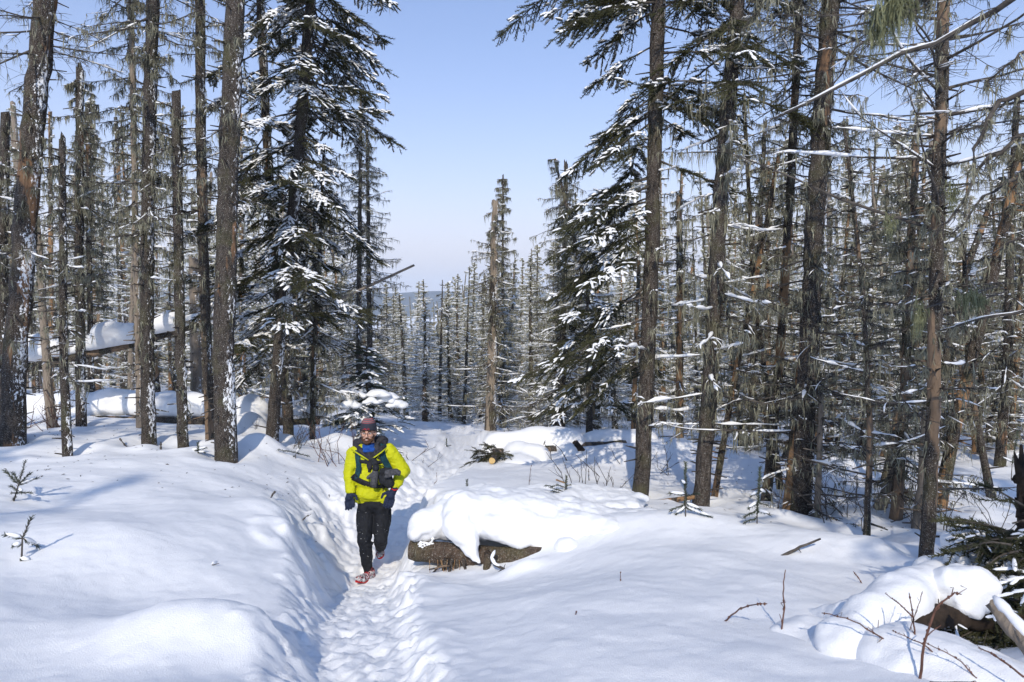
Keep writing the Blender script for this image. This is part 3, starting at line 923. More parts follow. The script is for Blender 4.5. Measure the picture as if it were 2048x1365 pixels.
TREES_D = []       # foreground dead and dying trees: name, label, pixels, distance, base px, top px, height or None (=broken top), bark, dead zones, lichen, snow
W, E, S_ = math.pi, 0.0, -math.pi / 2
G1 = 'dead spruces at the left of the trail'
G2 = 'dead spruces at the right of the trail'
TREES_D += [
    ('leaning_dead_spruce', 'thick leaning dark trunk at far left, one side snowy, bare wood at its foot', [(18, 890), (28, 750), (46, 550), (62, 300), (92, 0)], 8.8, 42, 36, 11, 'bark_snowy2', [(.45, .95, 34, .7, 1.5, -8, None), (.2, .45, 10, .2, .7, -15, None)], .35, .5, G1),
    ('dead_spruce', 'slim bare trunk at the left picture edge with a broken top', [(2, 858), (4, 500), (11, 238)], 10.4, 22, 16, None, 'bark_snowy', [(.25, .98, 26, .3, .8, -10, None)], .5, .5, G1),
    ('dead_spruce', 'thin short snow-streaked trunk with broken top standing nearest the left snow bank', [(129, 910), (127, 700), (125, 285)], 8.3, 18, 12, None, 'bark_snowy', [(.3, .98, 22, .2, .6, -10, None)], .25, .5, G1),
    ('dead_spruce', 'crooked dead trunk with pale stripped wood at its foot behind the thin short trunk', [(101, 845), (97, 770), (84, 600), (78, 470), (40, 300)], 10.4, 18, 10, None, 'wood_grey', [(.55, .95, 18, .4, 1.2, 5, None)], .35, .7, G1),
    ('dead_spruce', 'tall snag with a snapped top and short lichen-hung branches, left of the two-trunk clump', [(158, 842), (158, 500), (160, 138)], 10.5, 19, 14, None, 'bark_snowy', [(.42, .98, 34, .3, .75, -14, None)], .6, .45, G1),
    ('dead_spruce', 'slender snowy snag close behind the tall snag with the snapped top', [(180, 820), (178, 500), (176, 215)], 12.5, 12, 8, None, 'bark_snowy', [(.3, .98, 40, .3, .7, -16, None)], .6, .6, G1),
    ('dead_spruce', 'dark straight trunk draped with grey-green lichen, fourth large trunk from the left edge', [(292, 890), (293, 600), (300, 200), (306, 0)], 9.0, 26, 22, 11, 'bark_snowy', [(.28, .5, 24, .4, .9, -14, None), (.5, .95, 48, .5, 1.2, -18, None)], .75, .45, G1),
    ('dead_spruce', 'pale lichen-covered trunk pressed close behind the dark lichen-draped trunk', [(276, 872), (272, 500), (262, 0)], 10.2, 12, 10, 10, 'wood_grey', [(.3, .95, 56, .4, .95, -20, None)], .9, .5, G1),
    ('dead_spruce', 'snag with a flat top and snow frozen along its right side', [(362, 900), (358, 560), (353, 200)], 8.8, 20, 17, None, 'bark_snowy', [(.42, .98, 18, .15, .5, -5, None)], .35, .5, G1),
    ('dead_spruce', 'trunk with bare grey wood below and dark bark above, left of the thick brown trunk', [(418, 872), (410, 600), (402, 300), (400, 0)], 9.6, 19, 18, 11, 'bark_worn', [(.3, .95, 36, .3, .9, -10, None)], .5, .5, G1),
    ('dead_spruce', 'short barkless grey stub of a trunk behind the snow-topped leaning log', [(393, 790), (391, 690), (388, 520)], 13.0, 22, 18, None, 'wood_grey', [(.5, .9, 8, .2, .5, 0, None)], .2, .4, G1),
    ('spruce', 'thick brown trunk left of the trail with lichen spots and a snowy right edge', [(448, 918), (449, 700), (456, 400), (471, 0)], 8.4, 41, 33, 11, 'bark_snowy', [(.55, .95, 20, .5, 1.1, -10, None), (.3, .55, 8, .3, .8, -15, None)], .35, .4, G1),
    ('dead_spruce', 'thin grey trunk beside the low bare bushes left of the walker', [(622, 885), (628, 700), (640, 500), (648, 300)], 11.2, 12, 6, None, 'bark_snowy', [(.1, .98, 44, .4, .9, -10, None)], .5, .6, G1),
    ('dead_spruce', 'tall dead spruce with drooping bare branches standing against the sky behind the big snowy spruce', [(715, 858), (718, 600), (722, 195)], 16.5, 14, 5, None, 'bark', [(.12, 1, 110, .3, 1.5, -16, None)], .6, .45, G1),
    ('dead_spruce', 'second dead spruce with long bare drooping branches right behind the big snowy spruce', [(740, 852), (738, 600), (734, 268)], 18.0, 14, 5, None, 'bark', [(.12, 1, 110, .3, 1.5, -16, None)], .6, .5, G1),
    ('dead_spruce', 'pale stripped snag with a ragged brushy top, tallest above the far end of the trail', [(980, 865), (986, 640), (990, 405)], 16.0, 23, 13, None, 'wood_pale', [(.15, .55, 50, .5, 1.1, -8, None), (.55, 1, 50, .25, .95, -12, None)], .6, .6, G2),
    ('dead_spruce', 'narrow spruce whose spiky tip rises above the pale stripped snag', [(1004, 858), (1005, 600), (1006, 358)], 19.0, 10, 3, None, 'bark', [(.2, 1, 90, .2, .8, -10, None)], .8, .3, G2),
    ('dead_spruce', 'dark trunk standing just behind the snow-covered fallen log', [(1122, 850), (1128, 600), (1132, 330)], 14.5, 18, 8, None, 'bark_snowy', [(.1, 1, 100, .4, 1.6, -14, None)], .6, .4, G2),
    ('dead_spruce', 'thin tilted brown trunk leaning right between two thick dark spruces', [(1432, 935), (1468, 760), (1512, 560), (1556, 320)], 9.0, 13, 8, None, 'bark_orange', [(.3, 1, 18, .2, .6, 0, None)], .15, .6, G2),
    ('dead_spruce', 'trunk with flaked orange bark at its base next to the broad dark trunk', [(1538, 985), (1556, 760), (1578, 430), (1600, 0)], 8.9, 19, 12, 9, 'bark_orange', [(.1, .5, 40, .5, 1.1, -6, None), (.5, .95, 40, .5, 1.1, -14, None)], .6, .5, G2),
    ('dead_spruce', 'broad dark double-footed trunk right of the trail, hung with lichen', [(1608, 1032), (1612, 830), (1628, 450), (1662, 0)], 7.9, 40, 30, 10, 'bark_snowy', [(.12, .5, 54, .6, 1.6, -4, None), (.5, .95, 60, .6, 1.9, -8, None)], .8, .35, G2),
    ('dead_spruce', 'orange-brown stripped trunk touching the left side of the broad dark trunk', [(1582, 1026), (1588, 880), (1612, 640), (1630, 520)], 8.0, 24, 14, None, 'bark_orange', [(.2, .95, 14, .3, .8, 0, None)], .4, .5, G2),
    ('dead_spruce', 'slim grey post-like stem just right of the broad dark trunk', [(1641, 1048), (1640, 900), (1642, 790)], 7.7, 13, 9, None, 'wood_grey', [(.1, .95, 16, .3, .9, 5, None)], .2, .6, G2),
    ('dead_spruce', 'thin bare brown stem in front of the right-hand trees, splitting high into the sky', [(1743, 1088), (1741, 860), (1724, 560), (1690, 270)], 6.7, 14, 6, None, 'bark_worn', [(.15, .95, 30, .2, .8, 10, None)], .25, .4, G2),
    ('dead_spruce', 'upright dark trunk wrapped in green lichen with a pale stripped foot', [(1802, 1046), (1808, 820), (1818, 560), (1832, 300)], 7.6, 23, 12, None, 'bark_worn', [(.12, 1, 70, .4, 1.0, -8, None)], .95, .45, G2),
    ('dead_stump', 'short tilted broken stump leaning toward the lichen-wrapped trunk', [(1768, 1020), (1785, 960), (1800, 915)], 7.9, 22, 18, None, 'wood_grey', [], .1, .4, G2),
    ('dead_stump', 'tall pale broken-off stump with splintered orange top', [(1846, 1062), (1848, 950), (1851, 828)], 7.2, 23, 16, None, 'wood_grey', [(.3, .9, 5, .1, .3, 0, None)], .1, .5, G2),
    ('dead_spruce', 'smooth dark trunk with pale bare patches, nearest standing trunk at the right', [(1866, 1126), (1867, 850), (1872, 550), (1888, 0)], 5.6, 26, 20, 8, 'bark_worn', [(.35, .95, 48, .5, 1.8, 12, None), (.1, .4, 16, .3, 1.0, 0, None)], .5, .4, G2),
    ('leaning_dead_spruce', 'leaning reddish trunk tilting strongly right behind the nearest right trunk', [(1886, 1045), (1904, 880), (1948, 700), (2012, 440), (2040, 300)], 7.9, 25, 17, None, 'bark_orange', [(.3, 1, 30, .3, .9, 0, None)], .5, .5, G2),
    ('leaning_dead_spruce', 'tilted stripped trunk crossing behind the smooth dark trunk against the sky', [(1872, 880), (1900, 660), (1940, 520), (1984, 400)], 11.0, 18, 11, None, 'bark_orange', [(.4, 1, 18, .2, .7, 0, None)], .3, .5, G2),
    ('dead_spruce', 'straight dark trunk near the right picture edge with snow on one side', [(2008, 955), (2014, 750), (2022, 450), (2034, 200)], 11.0, 20, 11, None, 'bark_snowy', [(.15, 1, 60, .4, 1.1, -12, None)], .7, .4, G2),
    ('dead_spruce', 'slim dark trunk second from the right picture edge', [(1957, 950), (1962, 760), (1972, 520)], 12.2, 14, 9, None, 'bark_orange', [(.2, 1, 40, .4, 1.0, -10, None)], .6, .5, G2),
    ('dead_spruce', 'slim lichen-hung trunk between the two thick dark right spruces and the broad trunk', [(1500, 900), (1512, 600), (1530, 250)], 13.0, 13, 8, None, 'bark', [(.1, 1, 80, .4, 1.0, -12, None)], .9, .5, G2),
    ('dead_spruce', 'pale half-stripped snag seen between the two thick dark spruces', [(1362, 870), (1360, 640), (1358, 395)], 13.5, 16, 11, None, 'bark_orange', [(.1, 1, 50, .3, .8, -12, None)], .7, .5, G2),
]
for i, (nm, lb, pix, d, wb, wt, H, bark, dz, li, sn, grp) in enumerate(TREES_D):
    cat = 'stump' if nm == 'dead_stump' else 'tree'
    path = tpath(pix, d, H)
    dz = [(z[0], z[1], int(z[2] * (1.6 if pix[0][0] < 700 else 1.25)), z[3], z[4] * 1.12, z[5], z[6]) for z in dz]
    build_tree(nm, lb, cat, grp, path, rad(wb, d), rad(wt, d), M[bark], 100 + i, dead=dz, lichen=li * (.9 if pix[0][0] < 700 else .65), snow=sn * .55, snow_w=.0115, broken=H is None, sides=14 if d < 10 else 10,
               twn=14, tufts=.14)

# living spruces: heavy snow at the left of the trail, dark and lightly dusted at the right
LS = [
    ('snowy_spruce', 'big living spruce left of the trail, its branches loaded with clumps of snow', [(540, 872), (558, 700), (590, 400), (622, 0)], 10.3, 24, 17, 11.5, 'bark_snowy',
     [(.20, .97, 92, .9, 1.8, -24, None, .7, 11, .36), (.45, .97, 18, 1.3, 1.9, -18, .1, .7, 10, .25)], [(.1, .3, 10, .3, .8, -10, None)], .25),
    ('snowy_spruce', 'second snow-laden spruce growing just right of the thick brown trunk', [(574, 874), (572, 700), (540, 400), (520, 0)], 11.2, 20, 14, 11, 'bark_snowy',
     [(.17, .96, 62, .9, 1.75, -24, None, .7, 11, .40)], [(.08, .25, 8, .3, .7, -10, None)], .3),
    ('dark_spruce', 'tall living spruce right of the trail with long dark boughs reaching left over the clearing', [(1284, 1000), (1292, 800), (1304, 500), (1318, 0)], 8.6, 31, 25, 11, 'bark',
     [(.17, .62, 36, 1.1, 1.8, -22, W, .6, 11, .14), (.58, .96, 40, 1.3, 2.1, -10, W, .65, 11, .02), (.40, .96, 30, .8, 1.4, -15, .2, .9, 9, .06)], [(.12, .5, 16, .4, 1.1, -10, None)], .3),
    ('dark_spruce', 'straight dark spruce standing right of the spruce with long left boughs', [(1407, 1020), (1424, 700), (1444, 350), (1476, 0)], 8.2, 31, 26, 11, 'bark',
     [(.46, .96, 48, .8, 1.5, -16, None, .8, 8, .04)], [(.12, .6, 60, .5, 1.2, -12, None)], .8),
    ('dark_spruce', 'narrow spruce with dark needles behind the spruce with long left boughs', [(1180, 860), (1178, 600), (1110, 318)], 13.5, 14, 4, None, 'bark',
     [(.2, .75, 34, .5, 1.4, -22, None, .8, 9, .08)], [(.5, 1, 60, .2, .9, -10, None)], .5),
]
for i, (nm, lb, pix, d, wb, wt, H, bark, lz, dz, li) in enumerate(LS):
    build_tree(nm, lb, 'tree', 'living spruces beside the trail', tpath(pix, d, H), rad(wb, d), rad(wt, d), M[bark], 300 + i, dead=dz, live=lz, lichen=li, snow=.45, sides=14, tufts=.2)


# ------------------------------------------------------------------ the forest behind: a few kinds, each copied with its parts
def proto(seed, H, r0, kind, lich, snow, bark, label, group):
    rg = np.random.default_rng(seed)
    bend = rg.normal(0, .10, 2)
    path = np.array([[bend[0] * math.sin(t * 2.2) * t, bend[1] * math.sin(t * 1.7) * t, -.3 + (H + .3) * t] for t in np.linspace(0, 1, 14)])
    if kind == 'snag': dz, lv, br = [(.12, 1, 60, .2, .8, -12, None)], None, True
    elif kind == 'bushy': dz, lv, br = [(.04, .6, 104, .7, 1.4, -10, None), (.6, 1, 64, .12, .75, -8, None)], None, False
    elif kind == 'sparse': dz, lv, br = [(.22, 1, 66, .2, .95, -10, None), (.05, .22, 6, .2, .6, -5, None)], None, False
    else: dz, lv, br = [(.05, .4, 24, .5, 1.0, -12, None)], [(.3, .97, 34, .2, 1.1, -20, None, .7, 6, .10)], False
    return build_tree('dead_spruce' if kind != 'live' else 'spruce', label, 'tree', group, path, r0, r0 * (.6 if kind == 'snag' else .2), bark, seed, dead=dz, live=lv,
                      lichen=lich * 1.0, snow=snow, broken=br, sides=8, twn=9, tufts=.13, seg=.4, snow_w=.018, sub2=False, twk=1.7)


GB = 'dead spruces crowding the forest behind'
KINDS = [('bushy', .8, .8, 'bark', 'dead spruce with many snowy branches and pale lichen in the forest behind'),
         ('bushy', .95, .7, 'bark_snowy', 'dead spruce with many snowy branches and pale lichen in the forest behind'),
         ('bushy', .6, .85, 'bark_worn', 'dead spruce with many snowy branches and pale lichen in the forest behind'),
         ('sparse', .8, .7, 'bark_orange', 'thin sparse dead spruce with short branches in the forest behind'),
         ('sparse', .9, .6, 'bark', 'thin sparse dead spruce with short branches in the forest behind'),
         ('sparse', .5, .75, 'bark_snowy', 'thin sparse dead spruce with short branches in the forest behind'),
         ('snag', .5, .6, 'bark_orange', 'broken-topped snag with stubby branches in the forest behind'),
         ('snag', .6, .6, 'wood_grey', 'broken-topped snag with stubby branches in the forest behind'),
         ('bushy', .9, .85, 'bark_orange', 'dead spruce with many snowy branches and pale lichen in the forest behind'),
         ('live', .4, .6, 'bark', 'green-needled spruce dusted with snow in the forest behind')]
rf = np.random.default_rng(5)
spots = []
tries = 0
while len(spots) < 285 and tries < 60000:
    tries += 1
    d = 11.5 + (46 - 11.5) * rf.random() ** 1.15
    u = rf.uniform(-180, 2230)
    if d < 15 and u < 1320: continue
    if d < 14 and not (u > 1480 or u < 380): continue
    if 640 < u < 980 and d < 22: continue
    if 380 < u < 1240 and d < 16.5: continue
    if not 700 < u < 1280 and rf.random() < .12: continue

    p = P(u, 700, d)
    if any((p[0] - q[0]) ** 2 + (p[1] - q[1]) ** 2 < (.62 + .010 * d) ** 2 for q in spots): continue
    spots.append((p[0], p[1], u, d))
spots.sort(key=lambda q: q[3])
protos = [None] * len(KINDS)
for n, (x, y, u, d) in enumerate(spots):
    k = int(rf.choice(len(KINDS), p=[.14, .14, .12, .12, .12, .10, .07, .05, .08, .06]))
    if (u > 1330 or u < 400) and rf.random() < .6: k = int(rf.choice([3, 4, 5, 6, 7]))
    if 690 < u < 1280 and rf.random() < .7: k = int(rf.choice([0, 1, 2, 8]))
    g = gz(x, y)
    lo, hi = np.interp(u, [0, 420, 700, 770, 860, 1040, 1090, 1300, 1500, 2048], [150, 160, 330, 545, 520, 520, 400, 330, 230, 120]), np.interp(u, [0, 600, 760, 1060, 1150, 2048], [520, 530, 630, 630, 560, 520])
    vt = lo + (hi - lo) * rf.random() ** 0.8
    if 725 < u < 905: vt = 512 + 145 * rf.random() ** .5
    H = (3.0 + (VH - vt) / FPX * d) - g
    if KINDS[k][0] == 'live': H = min(H, 7)
    sc = float(np.clip(H / 9.0, .30, 1.45))
    rz = rf.random() * 6.283
    tx, ty = rf.normal(0, .065 if u > 1300 else .03, 2)
    wide = max(sc * float(rf.uniform(.85, 1.2)), .95 if KINDS[k][0] == 'bushy' else .7)
    if protos[k] is None:
        kk = KINDS[k]
        protos[k] = proto(500 + k, 9.0, .105, kk[0], kk[1], kk[2], M[kk[3]], kk[4], GB)
        r = protos[k]
    else: r = copy_tree(protos[k])
    zone = next(z for lim, z in ((270, 'beyond the trunks at far left'), (450, 'behind the trunks left of the thick brown trunk'), (740, 'behind the big snowy spruce'), (980, 'beyond the far end of the trail'),
                                 (1290, 'behind the broad snow-buried log'), (1600, 'behind the two thick right spruces'), (1870, 'behind the broad dark right trunk'), (9999, 'beyond the leaning reddish trunk')) if u < lim)
    dist = 'nearer' if d < 19 else 'middle-distance' if d < 31 else 'distant'
    r['label'] = dist + ' ' + {'bushy': 'many-branched snowy dead spruce', 'sparse': 'thin short-branched dead spruce', 'snag': 'broken-topped snag', 'live': 'green-needled spruce'}[KINDS[k][0]] + ' ' + zone
    r.location = (x, y, g - .1); r.rotation_euler = (tx, ty, rz); r.scale = (wide, wide, sc)

# farther still: the wood that reads as one mass
mb = MB()
rg = np.random.default_rng(77)
N = 3600
dd = 42 + 420 * rg.random(N) ** 1.6; uu_ = rg.uniform(-250, 2300, N)
X_ = (uu_ - U0) / FPX * dd; Y_ = dd
Z_ = height(X_, Y_)
Hh = rg.uniform(4.8, 9.0, N) * np.where(rg.random(N) < .35, .55, 1)
mb.tubes(np.stack([np.stack([X_, Y_, Z_ - .5], -1), np.stack([X_ + rg.normal(0, .45, N), Y_, Z_ + Hh], -1)], 1), np.stack([np.full(N, .13), np.full(N, .03)], 1), 4, 0)
for q in range(26):
    t = rg.uniform(.04, .98, N); a = rg.random(N) * 6.283; l = (1.7 - 1.4 * t) * rg.uniform(.4, 1.1, N); w = rg.uniform(.03, .12, N)
    o = np.stack([X_, Y_, Z_ + Hh * t], -1); dv = np.stack([np.cos(a), np.sin(a), -.3 + 0 * a], -1); sv = np.stack([-np.sin(a), np.cos(a), 0 * a], -1)
    tip = o + dv * l[:, None]; mid = o + dv * (l * .55)[:, None]
    dn = np.array([0, 0, -1.0]) * (rg.uniform(.1, .35, N))[:, None]
    V = np.stack([o, mid + sv * w[:, None] + dn, tip, mid - sv * w[:, None] + dn * .6, mid + np.array([0, 0, .03])], 1)
    F = np.array([[0, 1, 4], [1, 2, 4], [2, 3, 4], [3, 0, 4]])
    snowy = rg.random(N) < .24
    for s_, m_ in ((snowy, 2), (~snowy, 1 if q % 4 else 0)):
        VV = V[s_]
        mb.add(VV.reshape(-1, 3), (F[None] + (np.arange(len(VV)) * 5)[:, None, None]).reshape(-1, 3), m_)
fw = link('far_forest', mb.mesh('far_forest', [M['twig_far_lifted'], M['lichen'], M['snow_soft']], False))
fw['kind'] = 'stuff'


# ------------------------------------------------------------------ fallen logs, snow loads, seedlings, twigs and sticks
_ds = np.geomspace(2.0, 40, 900)


def hit(u, v):
    "where the sight line through pixel (u, v) meets the snow"
    p = np.stack([P(u, v, d) for d in _ds])
    b = np.nonzero(p[:, 2] < height(p[:, 0], p[:, 1]))[0]
    d = _ds[b[0]] if len(b) else 12.0
    return P(u, v, d), d


def log_mesh(pts, r0, r1, seed, bark, cut=None, sides=14, seg=.07, rough=.05):
    rg = np.random.default_rng(seed)
    pts = np.asarray(pts, float)
    L = np.linalg.norm(np.diff(pts, axis=0), axis=1).sum(); n = max(6, int(L / seg)); t = np.linspace(0, 1, n)
    p = interp_path(pts, t); r = r0 + (r1 - r0) * t
    T = unit(np.gradient(p, axis=0)); ref = np.array([0, 0, 1.0]); A = unit(np.cross(ref, T)); B = np.cross(T, A)
    ang = np.arange(sides) / sides * 2 * np.pi
    rr = r[:, None] * (1 + rg.normal(0, rough, (n, sides)) + .05 * np.sin(3 * ang + 2)[None])
    V = (p[:, None] + rr[:, :, None] * (A[:, None] * np.cos(ang)[None, :, None] + B[:, None] * np.sin(ang)[None, :, None])).reshape(-1, 3)
    i = np.arange(n - 1)[:, None]; j = np.arange(sides)[None]
    a = i * sides + j; b = i * sides + (j + 1) % sides; c = a + sides; d = b + sides
    mb = MB()
    mb.add(V, np.concatenate([np.stack([a, b, d], -1).reshape(-1, 3), np.stack([a, d, c], -1).reshape(-1, 3)]), 0)
    for e, o in ((0, 0), (1, (n - 1) * sides)):
        rim = V[o:o + sides]; c0 = rim.mean(0)
        mb.add(np.concatenate([rim, c0[None]]), [[q, (q + 1) % sides, sides] if e else [(q + 1) % sides, q, sides] for q in range(sides)], 1 if cut else 0)
    return mb


def stick_mb(mb, pts, r0, r1, rg, forks=0, m=0, sides=5, fl=.35):
    pts = np.asarray(pts, float); n = len(pts)
    t = np.linspace(0, 1, max(n * 3, 6)); p = interp_path(pts, t)
    L = np.linalg.norm(pts[-1] - pts[0])
    p[1:-1] += rg.normal(0, .005 * L, (len(t) - 2, 3))
    mb.tube(p, r0 + (r1 - r0) * t, sides, m)
    for k in range(forks):
        q = rg.uniform(.25, .9); o = interp_path(p, np.array([q]))[0]
        d = unit((pts[-1] - pts[0])[None])[0]
        s = unit(rg.normal(0, 1, (1, 3)))[0]; s[2] = abs(s[2]) * .6
        e = o + (d * .75 + s * .6) * L * fl * rg.uniform(.4, 1) * (1 - q * .5)
        rr = (r0 + (r1 - r0) * q) * .65
        mid = (o + e) / 2 + rg.normal(0, .03 * L, 3)
        mb.tube([o, mid, e], [rr, rr * .8, r1 * .7], 4, m)


def knots(mb, pts, rg, r, n, m=0):
    "small bud swellings along a twig"
    for t in rg.uniform(.1, .98, n):
        c = interp_path(pts, np.array([t]))[0]; mb.ellipsoid(c, (r, r, r * 1.3), None, 5, 4, m)


# --- the big log under its snow cap at the right edge of the trail
la, lb = P(823, 1098, 6.72), P(1108, 1117, 6.42)
le = lb + (lb - la) * .55
g0 = np.array([la[0], la[1], la[2] - .2])
fl = thing('fallen_log', 'dark frosted log sticking out beside the trail under a deep overhanging cap of snow', 'log', g0)
mid = P(960, 1115, 6.55)
mb = log_mesh([la, mid, lb, le], .100, .112, 1, 'b', sides=18)
link('trunk', mb.mesh('trunk', M['bark_log'], True, g0), fl)
rg = np.random.default_rng(9)
mb = MB()
for (u, v, d, u2, v2, r) in [(893, 1118, 6.5, 888, 1152, .028), (915, 1122, 6.5, 911, 1150, .030), (903, 1118, 6.45, 897, 1150, .018), (928, 1118, 6.45, 933, 1146, .016), (886, 1128, 6.5, 868, 1144, .012), (900, 1132, 6.4, 872, 1137, .010)]:
    b0 = P(u, v, d); b1 = P(u2, v2, d - .02)
    mb.tube([b0, (b0 + b1) / 2 + rg.normal(0, .01, 3), b1, b1 + (b1 - b0) * .5], [r, r * .9, r * .75, r * .6], 7)
link('branch_stub', mb.mesh('branch_stub', M['bark_worn'], True, g0), fl)
mb = MB()
b0 = P(975, 1122, 6.36)
mb.tube([b0 + [0, .12, .03], b0, b0 + [-.01, -.02, -.07], b0 + [-.015, -.02, -.16]], [.035, .036, .034, .03], 9)
link('branch_stub', mb.mesh('branch_stub', M['bark_log'], True, g0), fl)
mb = MB()                                            # the bare curled branch hanging in front
cv = [P(990, 1103, 6.30), P(983, 1118, 6.24), P(990, 1130, 6.2), P(1005, 1137, 6.15), P(1013, 1150, 6.1), P(1023, 1162, 6.06)]
mb.tube(interp_path(cv, np.linspace(0, 1, 16)), np.linspace(.017, .008, 16), 7)
mb.tube([P(1003, 1140, 6.15), P(985, 1155, 6.1), P(969, 1168, 6.05)], [.007, .005, .003], 5)
mb.tube([P(1010, 1143, 6.13), P(1008, 1134, 6.1), P(1011, 1128, 6.08)], [.005, .004, .002], 4)
bs = link('branch', mb.mesh('branch', M['twig'], True, g0), fl)
mb = MB(); tt = np.linspace(.0, .52, 9); q = interp_path(cv, tt) + [0, -.004, .011]
mb.tube(q, [.006, .015, .017, .014, .017, .018, .014, .012, .004], 7)
link('snow', mb.mesh('snow', M['snow_soft'], True, g0), bs)
mb = MB()
for k in range(9):
    u = rg.uniform(858, 935); b0 = P(u, 1120, 6.45); mb.tube([b0, b0 + rg.normal(0, .02, 3) + [0, 0, -.12], b0 + rg.normal(0, .03, 3) + [0, 0, -.24]], [.003, .0025, .0015], 3)
link('root_fibre', mb.mesh('root_fibre', M['stick'], True, g0), fl)['kind'] = 'stuff'
# frost patch on the end
mb = MB()
for k in range(26):
    u, v = rg.uniform(826, 868), rg.normal(1090, 4.5); c = P(u, v, 6.615); mb.ellipsoid(c, (rg.uniform(.01, .03), .012, rg.uniform(.006, .014)), None, 7, 5)
link('frost_patch', mb.mesh('frost_patch', M['snow_soft'], True, g0), fl)['kind'] = 'stuff'
cap = [('e', P(862, 1046, 6.80), (.19, .24, .16)), ('c', P(842, 1064, 6.74), .10, P(905, 1052, 6.8), .17), ('e', P(838, 1062, 6.72), (.08, .16, .09)),
       ('c', P(925, 1030, 6.70), .215, P(1135, 1048, 6.75), .22), ('c', P(915, 1015, 7.0), .19, P(1140, 1030, 7.1), .20), ('e', P(1000, 1018, 6.9), (.66, .42, .19)),
       ('c', P(915, 1055, 6.52), .155, P(940, 1092, 6.42), .10), ('c', P(940, 1092, 6.42), .10, P(961, 1126, 6.34), .032), ('e', P(925, 1062, 6.5), (.16, .12, .14)),
       ('c', P(985, 1050, 6.55), .15, P(1088, 1060, 6.58), .16), ('e', P(1035, 1080, 6.50), (.17, .10, .075)), ('e', P(1090, 1093, 6.48), (.11, .10, .07)),
       ('c', P(1135, 1060, 6.6), .22, P(1215, 1095, 6.4), .26), ('e', P(1180, 1060, 6.8), (.45, .42, .26)), ('c', P(1128, 1100, 6.28), .10, P(1180, 1120, 6.2), .13),
       ('e', P(1270, 1070, 6.65), (.55, .45, .22)), ('e', P(1120, 1000, 7.6), (1.0, .55, .10)), ('e', P(950, 1005, 7.35), (.45, .42, .16))]
cm = blob('snow_cap', cap, .02, M['snow'], 5, g0, .045, 3.8, 4, .010)
link('snow_cap', cm, fl)


def snow_log(name, label, group, axis, r, prims, seed, bark='bark_worn', vox=.04, stubs=6, lump=.04):
    g = np.array(axis[0], float)
    t = thing(name, label, 'log', g, group)
    link('trunk', log_mesh(axis, r, r * .8, seed, bark).mesh('trunk', M[bark], True, g), t)
    rg = np.random.default_rng(seed)
    for k in range(stubs):
        o = interp_path(axis, np.array([rg.uniform(.05, .95)]))[0]; a = rg.uniform(0, 6.28)
        e = o + np.array([rg.normal(0, .05), -abs(math.cos(a)) * .12 - .04, rg.uniform(-.25, .25)])
        mb = MB(); mb.tube([o, (o + e) / 2 + rg.normal(0, .02, 3), e], [.016, .011, .006], 5)
        link('branch_stub', mb.mesh('branch_stub', M['twig'], True, g), t)
    link('snow_cap', blob('snow_cap', prims, vox, M['snow'], 6, g, lump, 2.2, seed, .004), t)
    return t


GL = 'snow-loaded fallen logs'
snow_log('fallen_log', 'long horizontal log low under a thick roll of snow behind the left trunks', GL,
         [P(120, 838, 12.3), P(300, 842, 12.2), P(480, 846, 12.1), P(640, 842, 12.3)], .075,
         [('c', P(40, 815, 12.8), .26, P(170, 808, 12.5), .22), ('c', P(170, 808, 12.5), .20, P(330, 815, 12.3), .185), ('c', P(330, 815, 12.3), .185, P(470, 816, 12.2), .19),
          ('c', P(470, 818, 12.2), .17, P(640, 824, 12.4), .16), ('c', P(190, 800, 12.6), .16, P(420, 803, 12.5), .15), ('e', P(505, 826, 12.0), (.34, .3, .30)), ('e', P(240, 800, 12.4), (.5, .2, .22)), ('e', P(390, 808, 12.3), (.4, .2, .24)), ('e', P(560, 815, 12.3), (.3, .2, .2))], 21, lump=.07)
snow_log('suspended_log', 'slanting log propped high across the left trunks with long mounds of snow on top', GL,
         [P(25, 745, 11.3), P(150, 715, 11.25), P(270, 688, 11.2), P(445, 634, 11.2)], .068,
         [('c', P(45, 708, 11.2), .18, P(118, 692, 11.15), .16), ('e', P(80, 690, 11.2), (.3, .18, .18)), ('c', P(172, 686, 11.15), .12, P(262, 668, 11.1), .18), ('e', P(225, 664, 11.1), (.35, .18, .17)), ('c', P(135, 702, 11.25), .07, P(172, 694, 11.25), .08),
          ('c', P(312, 650, 11.1), .16, P(345, 640, 11.1), .17), ('e', P(335, 640, 11.2), (.2, .15, .12)), ('c', P(365, 646, 11.2), .09, P(438, 626, 11.2), .085)], 22, vox=.026, lump=.03)
snow_log('fallen_log', 'broad snow-buried log right of the trail with a dark hollow under its far half', GL,
         [P(985, 915, 12.0), P(1100, 905, 12.2), P(1250, 895, 12.6)], .16,
         [('c', P(985, 893, 12.2), .23, P(1070, 886, 12.4), .31), ('c', P(1070, 886, 12.4), .31, P(1140, 889, 12.5), .31), ('e', P(1135, 905, 12.1), (.20, .3, .22)),
          ('c', P(1030, 905, 11.9), .22, P(1075, 915, 11.6), .22), ('c', P(1190, 888, 12.9), .27, P(1290, 888, 13.0), .29), ('e', P(1215, 925, 11.9), (.36, .4, .24)), ('e', P(1040, 925, 11.4), (.34, .4, .14))], 23)
snow_log('fallen_log', 'half-buried dark log on the snow between the thick right trunks', GL,
         [P(1425, 940, 11.2), P(1500, 948, 11.0), P(1560, 952, 10.9)], .085,
         [('c', P(1430, 925, 11.3), .11, P(1550, 938, 11.1), .12)], 24, vox=.03, stubs=3)
